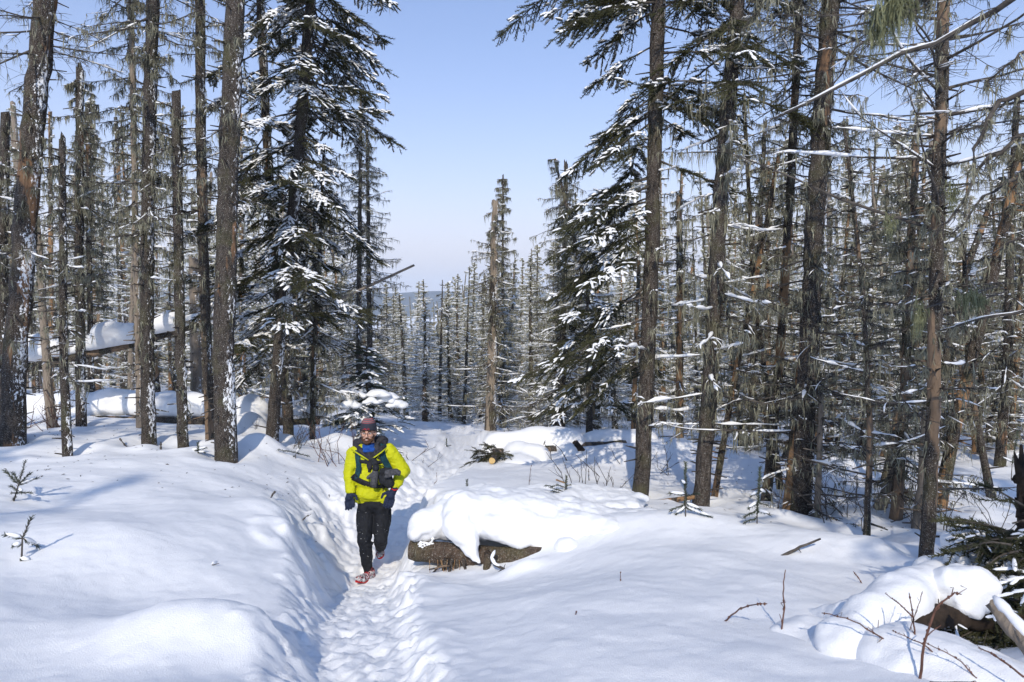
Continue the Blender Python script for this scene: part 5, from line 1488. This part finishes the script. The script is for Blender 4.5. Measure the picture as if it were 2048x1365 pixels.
M['lip'] = m_plain('lip', (0.36, 0.13, 0.11), (0.42, 0.16, 0.13), 12, 0.5)
M['beard'] = m_plain('beard_hair', (0.03, 0.016, 0.009), (0.13, 0.062, 0.032), 90, 0.8)
M['tooth'] = m_plain('teeth', (0.7, 0.66, 0.6), (0.75, 0.72, 0.66), 5, 0.4)
M['eyew'] = m_plain('eye_white', (0.62, 0.6, 0.58), (0.66, 0.64, 0.62), 5, 0.3)
M['iris'] = m_plain('iris', (0.02, 0.014, 0.01), (0.03, 0.02, 0.014), 5, 0.2)
M['frame'] = m_plain('spectacle_frame', (0.006, 0.006, 0.007), (0.012, 0.012, 0.013), 5, 0.3)
M['zip'] = m_plain('zip_tape', (0.40, 0.42, 0.01), (0.5, 0.52, 0.015), 5)
M['red'] = m_plain('red_print', (0.42, 0.012, 0.018), (0.52, 0.02, 0.03), 20)
k = NT('beanie_knit'); c = k.coord('Object')
sp = k.n('SeparateXYZ'); k.l(c, sp.inputs[0])
zz = sp.outputs[2]
st = k.math('SINE', k.math('MULTIPLY', zz, 340.0))
sx_ = k.math('SINE', k.math('MULTIPLY', sp.outputs[0], 500.0))
top = k.ramp(k.math('ADD', k.math('MULTIPLY', st, .5), .5), [(0.2, (0.30, 0.022, 0.030)), (0.5, (0.45, 0.42, 0.42)), (0.75, (0.04, 0.042, 0.055))])
hb = 1.712
kn = k.noise(c, 120, 2)
navy = k.mix(kn, (0.016, 0.018, 0.030), (0.05, 0.052, 0.07))
M['beanie'] = k.done(k.mix(k.ramp(k.math('SUBTRACT', zz, hb - .5), [(0.495, 0.0), (0.505, 1.0)]), navy, top), 0.9)
k = NT('trail_shoe'); c = k.coord('Object')
n = k.noise(c, 28, 3, .6); n2 = k.voro(c, 34)
M['shoe'] = k.done(k.mix(k.ramp(n2, [(0.18, 1.0), (0.26, 0.0)]), k.ramp(n, [(0.40, (0.012, 0.012, 0.015)), (0.46, (0.42, 0.015, 0.02)), (0.50, (0.7, 0.71, 0.73)), (0.56, (0.02, 0.02, 0.025)), (0.66, (0.78, 0.8, 0.82))]), (0.8, 0.81, 0.83)), .6)
M['sole'] = m_plain('red_sole', (0.33, 0.010, 0.014), (0.5, 0.02, 0.025), 20)

# joints
J = dict(head=Q(737, 866, -.02), neck=Q(739, 893, .03), shR=Q(708, 905, .02), shL=Q(783, 904, .02), elR=Q(698, 947, -.02), elL=Q(808, 942, .02), wrR=Q(701, 984, -.12), wrL=Q(790, 976, -.17),
         chest=Q(743, 925, 0), belly=Q(742, 965, 0), pelvis=Q(747, 1008, .02), hpR=Q(731, 1018, .02), hpL=Q(765, 1018, .02), knR=Q(730, 1083, -.13), knL=Q(762, 1078, -.10), anR=Q(737, 1146, -.02), anL=Q(761, 1094, .30))


def fingers(prims, palm, dirn, side, nrm, size, curl, thumb_side):
    "four unequal bent fingers and a thumb leaving the palm near the wrist"
    for q, (off, ln) in enumerate([(-.036, .062), (-.012, .072), (.012, .068), (.034, .052)]):
        b0 = palm + dirn * .045 * size + side * off * size
        m1 = b0 + (dirn * math.cos(curl * .5) + nrm * math.sin(curl * .5)) * ln * .5 * size
        e = m1 + (dirn * math.cos(curl * 1.4) + nrm * math.sin(curl * 1.4)) * ln * .5 * size
        prims += [('c', b0 - dirn * .02 * size, .0125 * size, m1, .0115 * size), ('c', m1, .0115 * size, e, .0095 * size)]
    t0 = palm - dirn * .03 * size + side * thumb_side * .032 * size
    t1 = t0 + (dirn * .55 + side * thumb_side * .8 + nrm * .25) * .045 * size
    t2 = t1 + (dirn * .95 + side * thumb_side * .15 + nrm * .35) * .034 * size
    prims += [('c', t0, .015 * size, t1, .013 * size), ('c', t1, .013 * size, t2, .010 * size)]


# body: one continuous skin from crown to ankle
hc = J['head']
R3 = np.eye(3)
bp = [('e', hc + [0, .012, .01], (.073, .095, .112)), ('e', hc + [0, -.022, -.058], (.057, .066, .062)), ('e', hc + [0, -.05, -.085], (.034, .032, .028)), ('c', hc + [0, .03, -.07], .054, J['neck'], .058),
      ('c', J['neck'], .058, J['chest'] + [0, .02, .06], .09), ('e', J['chest'], (.16, .10, .17)), ('e', J['belly'], (.145, .10, .15)), ('e', J['pelvis'], (.14, .09, .08)),
      ('c', J['neck'] + [0, .02, -.03], .05, J['shR'], .05), ('c', J['neck'] + [0, .02, -.03], .05, J['shL'], .05)]
for s_ in 'RL':
    bp += [('c', J['sh' + s_], .052, J['el' + s_], .042), ('c', J['el' + s_], .042, J['wr' + s_], .030), ('c', J['hp' + s_], .062, J['kn' + s_] + [0, .05, 0], .042), ('c', J['kn' + s_] + [0, .05, 0], .042, J['an' + s_] + [0, .01, 0], .032)]
# face relief: nose, brow, cheekbones
nb_ = hc + np.array([0, -.100, -.012])
bp += [('c', hc + [0, -.086, .018], .010, hc + [.001, -.107, -.022], .0135), ('e', hc + [-.012, -.095, -.026], (.009, .010, .008)), ('e', hc + [.012, -.095, -.026], (.009, .010, .008)),
       ('c', hc + [-.045, -.068, .028], .012, hc + [-.012, -.084, .026], .012), ('c', hc + [.045, -.068, .028], .012, hc + [.012, -.084, .026], .012),
       ('e', hc + [-.042, -.062, -.018], (.022, .022, .018)), ('e', hc + [.042, -.062, -.018], (.022, .022, .018)),
       ('e', hc + [-.076, .005, -.005], (.012, .022, .032)), ('e', hc + [.076, .005, -.005], (.012, .022, .032))]
hands = []
palR, palL = Q(698, 995, -.15), Q(782, 991, -.22)
dR = unit((Q(702, 1016, -.17) - palR)[None])[0]; dL = unit((Q(776, 1014, -.22) - palL)[None])[0]
for pal, dr, wr, ts in ((palR, dR, J['wrR'], 1), (palL, dL, J['wrL'], -1)):
    sd = unit(np.cross(dr, [0, 1, .0])[None])[0]; sd = sd if sd[0] > 0 else -sd
    nr = unit(np.cross(sd, dr)[None])[0]; nr = nr if nr[1] < 0 else -nr
    hands.append((pal, dr, sd, nr, wr, ts))
    bp += [('c', wr, .026, pal, .030)]
man = link('person', blob('person', bp, .0065, M['skin'], 3, foot), None, foot)
tag(man, 'man walking up the snow trail in yellow-green jacket, dark trousers, striped beanie and glasses', 'person')


def wear(name, prims, voxel, mat, smooth=4, lump=0.0, ls=8.0, seed=0, fine=0.0, parent=None, label=None):
    o = link(name, blob(name, prims, voxel, mat, smooth, foot, lump, ls, seed, fine), parent or man)
    if label: o['label'] = label
    return o


def plain(name, mb, mat, parent=None, smooth=True):
    return link(name, mb.mesh(name, mat, smooth, foot), parent or man)


# trousers
wear('trousers', [('e', Q(747, 1008, .02), (.175, .125, .10)), ('e', Q(733, 1016, .02), (.095, .12, .11)), ('e', Q(763, 1016, .03), (.098, .125, .11)),
                  ('c', Q(731, 1025, .01), .100, Q(729, 1083, -.12), .073), ('c', Q(729, 1083, -.12), .073, Q(733, 1112, -.06), .066), ('c', Q(733, 1112, -.06), .066, Q(737, 1143, -.02), .052),
                  ('e', Q(728, 1080, -.16), (.055, .04, .06)), ('e', Q(735, 1088, -.12), (.068, .07, .02)),
                  ('c', Q(765, 1025, .02), .100, Q(762, 1076, -.08), .076), ('c', Q(762, 1076, -.08), .076, Q(761, 1092, .10), .062), ('c', Q(761, 1090, .10), .06, Q(761, 1094, .27), .055), ('e', Q(763, 1078, -.12), (.055, .04, .06))],
     .008, M['trouser'], 3, .010, 13, 2)
# jacket with sleeves
jk = wear('jacket', [('e', Q(743, 922, .01), (.200, .135, .19)), ('e', Q(742, 955, 0), (.185, .135, .17)), ('e', Q(741, 984, .0), (.172, .140, .10)), ('c', Q(714, 992, -.01), .075, Q(768, 992, -.01), .080), ('c', Q(716, 998, -.03), .05, Q(766, 998, -.03), .055),
                    ('c', Q(714, 903, .03), .074, Q(776, 901, .03), .078), ('e', Q(744, 902, .07), (.15, .10, .065)),
                    ('c', Q(709, 908, .02), .080, Q(699, 945, -.02), .066), ('c', Q(699, 945, -.02), .066, Q(701, 980, -.11), .052), ('e', Q(701, 983, -.12), (.050, .05, .022)),
                    ('c', Q(783, 908, .02), .084, Q(807, 941, .02), .070), ('c', Q(807, 941, .02), .070, Q(790, 972, -.15), .052), ('e', Q(804, 946, -.02), (.075, .07, .06)), ('e', Q(794, 968, -.13), (.058, .055, .04))],
          .0075, M['jacket'], 3, .016, 10, 7, .004)
# gloves
for (pal, dr, sd, nr, wr, ts), cf in zip(hands, (Q(701, 984, -.12), Q(789, 977, -.17))):
    gp = [('c', cf + (wr - pal) * .1, .036, pal + dr * .005, .038), ('e', pal + dr * .015 - sd * .012, (.034, .026, .040)), ('e', pal + dr * .015 + sd * .012, (.034, .026, .040))]
    fingers(gp, pal + dr * .01, dr, sd, nr, 1.16, .75, ts)
    wear('glove', gp, .0042, M['navy'], 2)
mb = MB(); mb.tubes(np.array([[Q(783, 978, -.22), Q(789, 981, -.23), Q(796, 979, -.21)]]), np.array([[.006, .007, .006]]), 6); plain('glove_tab', mb, M['red'])
# beanie: dome with a rolled band, higher at the brow than at the nape
mb = MB(); seg = 40; V = []; rows = 12
for i in range(rows + 1):
    for j in range(seg):
        a = j / seg * 2 * math.pi
        rim = -.012 + .036 * max(0, -math.sin(a)) ** .8 * 1.0 - .045 * max(0, math.sin(a))      # front is -y
        t = i / rows; zt = .140
        z = rim + (zt - rim) * math.sin(t * math.pi / 2) ** 1.05
        sc_ = max(math.cos(t * math.pi / 2), .0) ** .62
        V.append(hc + [0, .008, .022] + np.array([math.cos(a) * .0895 * sc_, math.sin(a) * .113 * sc_, z]))
V = np.array(V); F = []
for i in range(rows):
    for j in range(seg):
        a = i * seg + j; b = i * seg + (j + 1) % seg; F += [[a, b, b + seg], [a, b + seg, a + seg]]
inner = V[:seg] * 1.0; cen = inner.mean(0); inner = cen + (inner - cen) * .93
n0 = len(V); V = np.concatenate([V, inner]); F += [[n0 + j, n0 + (j + 1) % seg, (j + 1) % seg] for j in range(seg)] + [[n0 + j, (j + 1) % seg, j] for j in range(seg)]
mb.add(V, F)
bn = plain('beanie', mb, M['beanie'])
mb = MB(); rim_ = V[:seg]; rim_ = np.concatenate([rim_, rim_[:1]]) + [0, 0, .004]; mb.tube(rim_, np.full(seg + 1, .0055), 6, cap=False); plain('beanie_rim', mb, M['hood'], bn)
# red emblem on the band
mb = MB()
for (x, z, w, h) in [(-.030, .050, .020, .008), (-.012, .055, .016, .012), (.006, .052, .018, .010), (.024, .055, .016, .009), (-.02, .062, .01, .006), (.012, .064, .012, .006), (0, .046, .03, .004)]:
    y = -math.sqrt(max(.0, 1 - (x / .092) ** 2)) * .112 * math.sqrt(max(.1, 1 - ((z - .01) / .155) ** 2)) + .006
    mb.ellipsoid(hc + [x, y, z], (w * .6, .006, h * .8), None, 8, 6)
plain('emblem', mb, M['red'], bn)
# beard, brows, mouth, eyes
bd = [('e', hc + [0, -.062, -.082], (.046, .036, .034)), ('c', hc + [-.058, -.030, -.02], .014, hc + [-.044, -.054, -.070], .018), ('c', hc + [.058, -.030, -.02], .014, hc + [.044, -.054, -.070], .018),
      ('c', hc + [-.034, -.076, -.058], .0085, hc + [0, -.092, -.043], .0075), ('c', hc + [.034, -.076, -.058], .0085, hc + [0, -.092, -.043], .0075), ('e', hc + [0, -.080, -.092], (.026, .020, .020)), ('c', hc + [-.03, -.07, -.075], .018, hc + [.03, -.07, -.075], .018)]
wear('beard', bd, .0045, M['beard'], 2, .004, 60, 3)
mb = MB(); mb.ellipsoid(hc + [0, -.0945, -.060], (.022, .010, .0075)); plain('mouth', mb, M['lip'])
mb = MB(); mb.ellipsoid(hc + [0, -.100, -.0575], (.014, .006, .0038)); plain('teeth', mb, M['tooth'])
for s_ in (-1, 1):
    mb = MB(); mb.ellipsoid(hc + [s_ * .031, -.076, .006], (.0135, .010, .0085)); e = plain('eye', mb, M['eyew'])
    mb = MB(); mb.ellipsoid(hc + [s_ * .031, -.0845, .006], (.0058, .0035, .0060)); plain('iris', mb, M['iris'], e)
    mb = MB(); mb.tube([hc + [s_ * .050, -.076, .027], hc + [s_ * .034, -.090, .033], hc + [s_ * .014, -.094, .028]], [.003, .006, .0055], 6); plain('eyebrow', mb, M['beard'])
gl = MB()
for s_ in (-1, 1):
    a = np.linspace(0, 2 * math.pi, 25); ring = hc + np.stack([s_ * .033 + .026 * np.cos(a), -.106 + .012 * (np.abs(s_ * .033 + .026 * np.cos(a)) / .06) ** 2, .004 + .0215 * np.sin(a)], -1)
    gl.tube(ring, np.full(25, .0019), 6, cap=False)
    gl.tube([hc + [s_ * .058, -.096, .010], hc + [s_ * .076, -.04, .012], hc + [s_ * .080, .0, .010]], [.0018] * 3, 5)
gl.tube([hc + [-.0075, -.107, .008], hc + [0, -.110, .011], hc + [.0075, -.107, .008]], [.0018] * 3, 5)
plain('glasses', gl, M['frame'])
# gaiter, inner layer, hood and lapels
wear('neck_gaiter', [('e', Q(738, 893, -.02), (.074, .085, .036)), ('e', Q(738, 900, -.035), (.086, .095, .034)), ('c', Q(729, 897, -.075), .022, Q(747, 899, -.08), .024), ('c', Q(731, 903, -.085), .018, Q(745, 905, -.085), .02)], .006, M['gaiter'], 3, .006, 26, 1)
wear('inner_layer', [('e', Q(739, 915, -.085), (.062, .055, .085)), ('c', Q(738, 908, -.09), .04, Q(740, 935, -.115), .03)], .007, M['hood'], 3, .004, 20, 4)
wear('hood', [('e', Q(741, 887, .11), (.165, .085, .085)), ('c', Q(714, 891, .03), .036, Q(722, 904, -.075), .031), ('c', Q(722, 903, -.075), .036, Q(736, 918, -.125), .016), ('c', Q(768, 887, .03), .039, Q(762, 901, -.07), .034),
              ('c', Q(762, 900, -.07), .040, Q(746, 917, -.125), .016), ('c', Q(716, 886, .07), .05, Q(766, 882, .09), .055), ('c', Q(755, 888, -.04), .025, Q(748, 908, -.1), .018)], .0075, M['hood'], 3, .010, 14, 6)
mb = MB()
mb.tube([Q(703, 900, -.105), Q(712, 905, -.125), Q(726, 914, -.155), Q(737, 921, -.165)], [.006, .008, .008, .006], 6)
mb.tube([Q(773, 896, -.085), Q(763, 905, -.13), Q(752, 913, -.155), Q(744, 918, -.165)], [.006, .008, .008, .006], 6)
plain('collar_edge', mb, M['zip'])

# things lying on the jacket: straps follow its surface
bm = bmesh.new(); bm.from_mesh(jk.data); bmesh.ops.translate(bm, verts=bm.verts, vec=foot); bvh = BVHTree.FromBMesh(bm)


def surf(u, v, lift=.006):
    h = bvh.ray_cast(Vector(CAM), Vector(ray(u, v)))
    if h[0] is None: return Q(u, v, -.1)
    return np.array(h[0]) - ray(u, v) * lift


def strap(mb, pix, w, lift=.008, th=.004, n=14):
    c_ = np.array(pix, float); s_ = np.concatenate([[0], np.cumsum(np.linalg.norm(np.diff(c_, axis=0), axis=1))]); t = np.linspace(0, s_[-1], n)
    uu = np.interp(t, s_, c_[:, 0]); vv = np.interp(t, s_, c_[:, 1])
    tu = np.gradient(uu); tv = np.gradient(vv); L_ = np.hypot(tu, tv); nu, nv = -tv / L_, tu / L_
    A = np.array([surf(a + x * w / 2, b + y * w / 2, lift) for a, b, x, y in zip(uu, vv, nu, nv)]); B = np.array([surf(a - x * w / 2, b - y * w / 2, lift) for a, b, x, y in zip(uu, vv, nu, nv)])
    C_ = np.array([surf(a, b, lift + th) for a, b in zip(uu, vv)])
    for X in (A, B, C_):
        for _ in range(2): X[1:-1] = (X[:-2] + 2 * X[1:-1] + X[2:]) / 4
    bk = np.array([ray(a, b) * th * 2 for a, b in zip(uu, vv)])
    V = np.concatenate([A, C_, B, A + bk, B + bk]); F = []
    for i in range(n - 1):
        for p, q in ((0, 1), (1, 2), (2, 4), (4, 3), (3, 0)):
            a, b = p * n + i, q * n + i; F += [[a, b, b + 1], [a, b + 1, a + 1]]
    mb.add(V, F)


bpk = thing('backpack', 'black and teal backpack worn by the walking man, its straps buckled across his jacket', 'backpack', foot)
def bpart(name, mb, mat, smooth=True): return link(name, mb.mesh(name, mat, smooth, foot), bpk)
link('bag', blob('bag', [('c', Q(722, 915, .27), .10, Q(725, 965, .27), .11), ('c', Q(765, 915, .27), .10, Q(762, 965, .27), .11), ('c', Q(743, 912, .30), .12, Q(743, 970, .28), .13)], .012, M['teal'], 4, foot), bpk)
mb = MB(); strap(mb, [(716, 901), (715, 915), (718, 930), (716, 945), (712, 958)], 11); bpart('shoulder_strap', mb, M['teal'])
mb = MB(); strap(mb, [(768, 889), (763, 900), (766, 915), (774, 930), (781, 944)], 13, .010); bpart('shoulder_strap', mb, M['teal'])
mb = MB(); strap(mb, [(718, 923), (730, 924), (745, 927), (764, 924)], 7); bpart('chest_strap', mb, M['black'])
mb = MB(); strap(mb, [(712, 958), (722, 964), (738, 970), (758, 972), (780, 970)], 11); bpart('hip_belt', mb, M['black'])
mb = MB(); strap(mb, [(704, 958), (708, 953), (713, 950)], 8, .012); strap(mb, [(704, 957), (712, 961)], 6, .012); bpart('strap_end', mb, M['black'])
mb = MB(); strap(mb, [(738, 922), (739, 945)], 6, .006); bpart('sternum_webbing', mb, M['black'])
link('front_pouch', blob('front_pouch', [('e', Q(771, 957, -.20), (.075, .06, .075)), ('c', Q(768, 945, -.20), .05, Q(778, 966, -.20), .055), ('e', Q(776, 945, -.22), (.06, .05, .05))], .008, M['black'], 3, foot, .006, 20, 2), bpk)
# buckle and dangling cord
mb = MB(); mb.tube([surf(752, 925, .02), surf(757, 931, .03), surf(764, 931, .03), surf(770, 936, .03)], [.004] * 4, 5); bpart('cord', mb, M['black'])
# mittens hanging from the chest strap
mt = [('black knit mitten bunched under the chest strap of the walking man', M['black'], [('e', Q(750, 926, -.20), (.042, .04, .035)), ('e', Q(752, 937, -.21), (.036, .036, .036)), ('c', Q(747, 920, -.19), .025, Q(752, 930, -.2), .03)]),
      ('grey mitten hanging thumb-out over the yellow jacket of the walking man', M['greymitt'], [('c', Q(751, 945, -.205), .036, Q(748, 966, -.20), .040), ('e', Q(748, 971, -.20), (.034, .028, .026)), ('c', Q(744, 949, -.21), .020, Q(736, 956, -.20), .017)]),
      ('grey and black mitten lying sideways over the black front pouch of the walking man', M['greymitt'], [('c', Q(776, 946, -.27), .034, Q(792, 944, -.24), .036), ('e', Q(797, 946, -.235), (.026, .03, .030)), ('c', Q(781, 951, -.28), .018, Q(772, 954, -.28), .016)])]
for lb_, mat_, pr_ in mt:
    tag(link('mitten', blob('mitten', pr_, .006, mat_, 3, foot, .004, 26, 4), None, foot), lb_, 'mitten', 'mittens hung on the backpack straps')
# hem cord, seams, pocket and chest mark
mb = MB(); strap(mb, [(709, 999), (730, 1003), (755, 1003), (769, 1001)], 3, .003, .002); plain('hem', mb, M['zip'])
mb = MB(); strap(mb, [(723, 935), (722, 948)], 2, .003, .002, 6); strap(mb, [(768, 975), (764, 995)], 2, .003, .002, 6); plain('pocket_zip', mb, M['hood'])
mb = MB(); strap(mb, [(757, 917), (762, 919)], 4, .003, .001, 4); plain('chest_mark', mb, M['hood'])
# shoes
def shoe(heel, toe, up, wid, snowcap=True):
    ax = unit((toe - heel)[None])[0]; L = np.linalg.norm(toe - heel); up = unit((up - ax * np.dot(up, ax))[None])[0]; sd = np.cross(ax, up)
    Rm = np.stack([ax, sd, up], 1)
    sh = wear('shoe', [('c', heel + up * .035, .040, heel + ax * L * .45 + up * .030, .043), ('c', heel + ax * L * .45 + up * .028, .043, toe - ax * .035 + up * .022, .038), ('c', heel + ax * .02 + up * .04, .040, heel + ax * .035 + up * .085, .042), ('e', heel + ax * L * .68 + up * .012, (L * .28, .052, .036), Rm)], .0055, M['shoe'], 2)
    mb = MB(); n_ = 12
    for (x0, w0) in [(0, 0)]:
        t = np.linspace(0, 1, n_); wl_ = wid * (np.sin(np.pi * np.clip(t * .92 + .06, 0, 1)) ** .45) * (.85 + .25 * np.sin(t * 2.4)) / 1.0
        lo, hi = -.016, .004
        V = np.concatenate([heel + ax * (t[:, None] * L * 1.02) + sd * (s2 * wl_)[:, None] + up * (h2 + .02 * np.maximum(t - .75, 0)[:, None] * 2) for s2 in (-1, 1) for h2 in (lo, hi)])
        F = []
        for i in range(n_ - 1):
            for p, q in ((0, 1), (1, 3), (3, 2), (2, 0)): a, b = p * n_ + i, q * n_ + i; F += [[a, b, b + 1], [a, b + 1, a + 1]]
        F += [[0, n_, 3 * n_], [0, 3 * n_, 2 * n_], [n_ - 1, 3 * n_ - 1, 4 * n_ - 1], [n_ - 1, 4 * n_ - 1, 2 * n_ - 1]]
        mb.add(V, F)
    plain('sole', mb, M['sole'], sh, False)
    mb = MB()
    for q in range(5):
        c0_ = heel + ax * L * (.40 + .085 * q) + up * (.075 - .007 * q); mb.tube([c0_ - sd * .026 - up * .008, c0_ + up * .003, c0_ + sd * .026 - up * .008], [.0035] * 3, 5)
    plain('laces', mb, M['red'], sh)
    return sh
hR = Q(743, 1157, -.02); tR = Q(713, 1164, -.27)
shoe(hR, tR, np.array([0, -.1, 1.0]), .044)
hL = Q(759, 1094, .40); tL = Q(761, 1117, .22)
shoe(hL, tL, np.array([0, -1.0, .55]), .044)
for a_, d_ in ((J['anR'], [0, 0, 0]), (J['anL'], [0, .03, 0])):
    wear('ankle_cuff', [('c', a_ + np.array([0, 0, .03]), .047, a_ + np.array([0, -.005, -.03]), .044)], .007, M['trouser'], 2, .004, 20, 2)
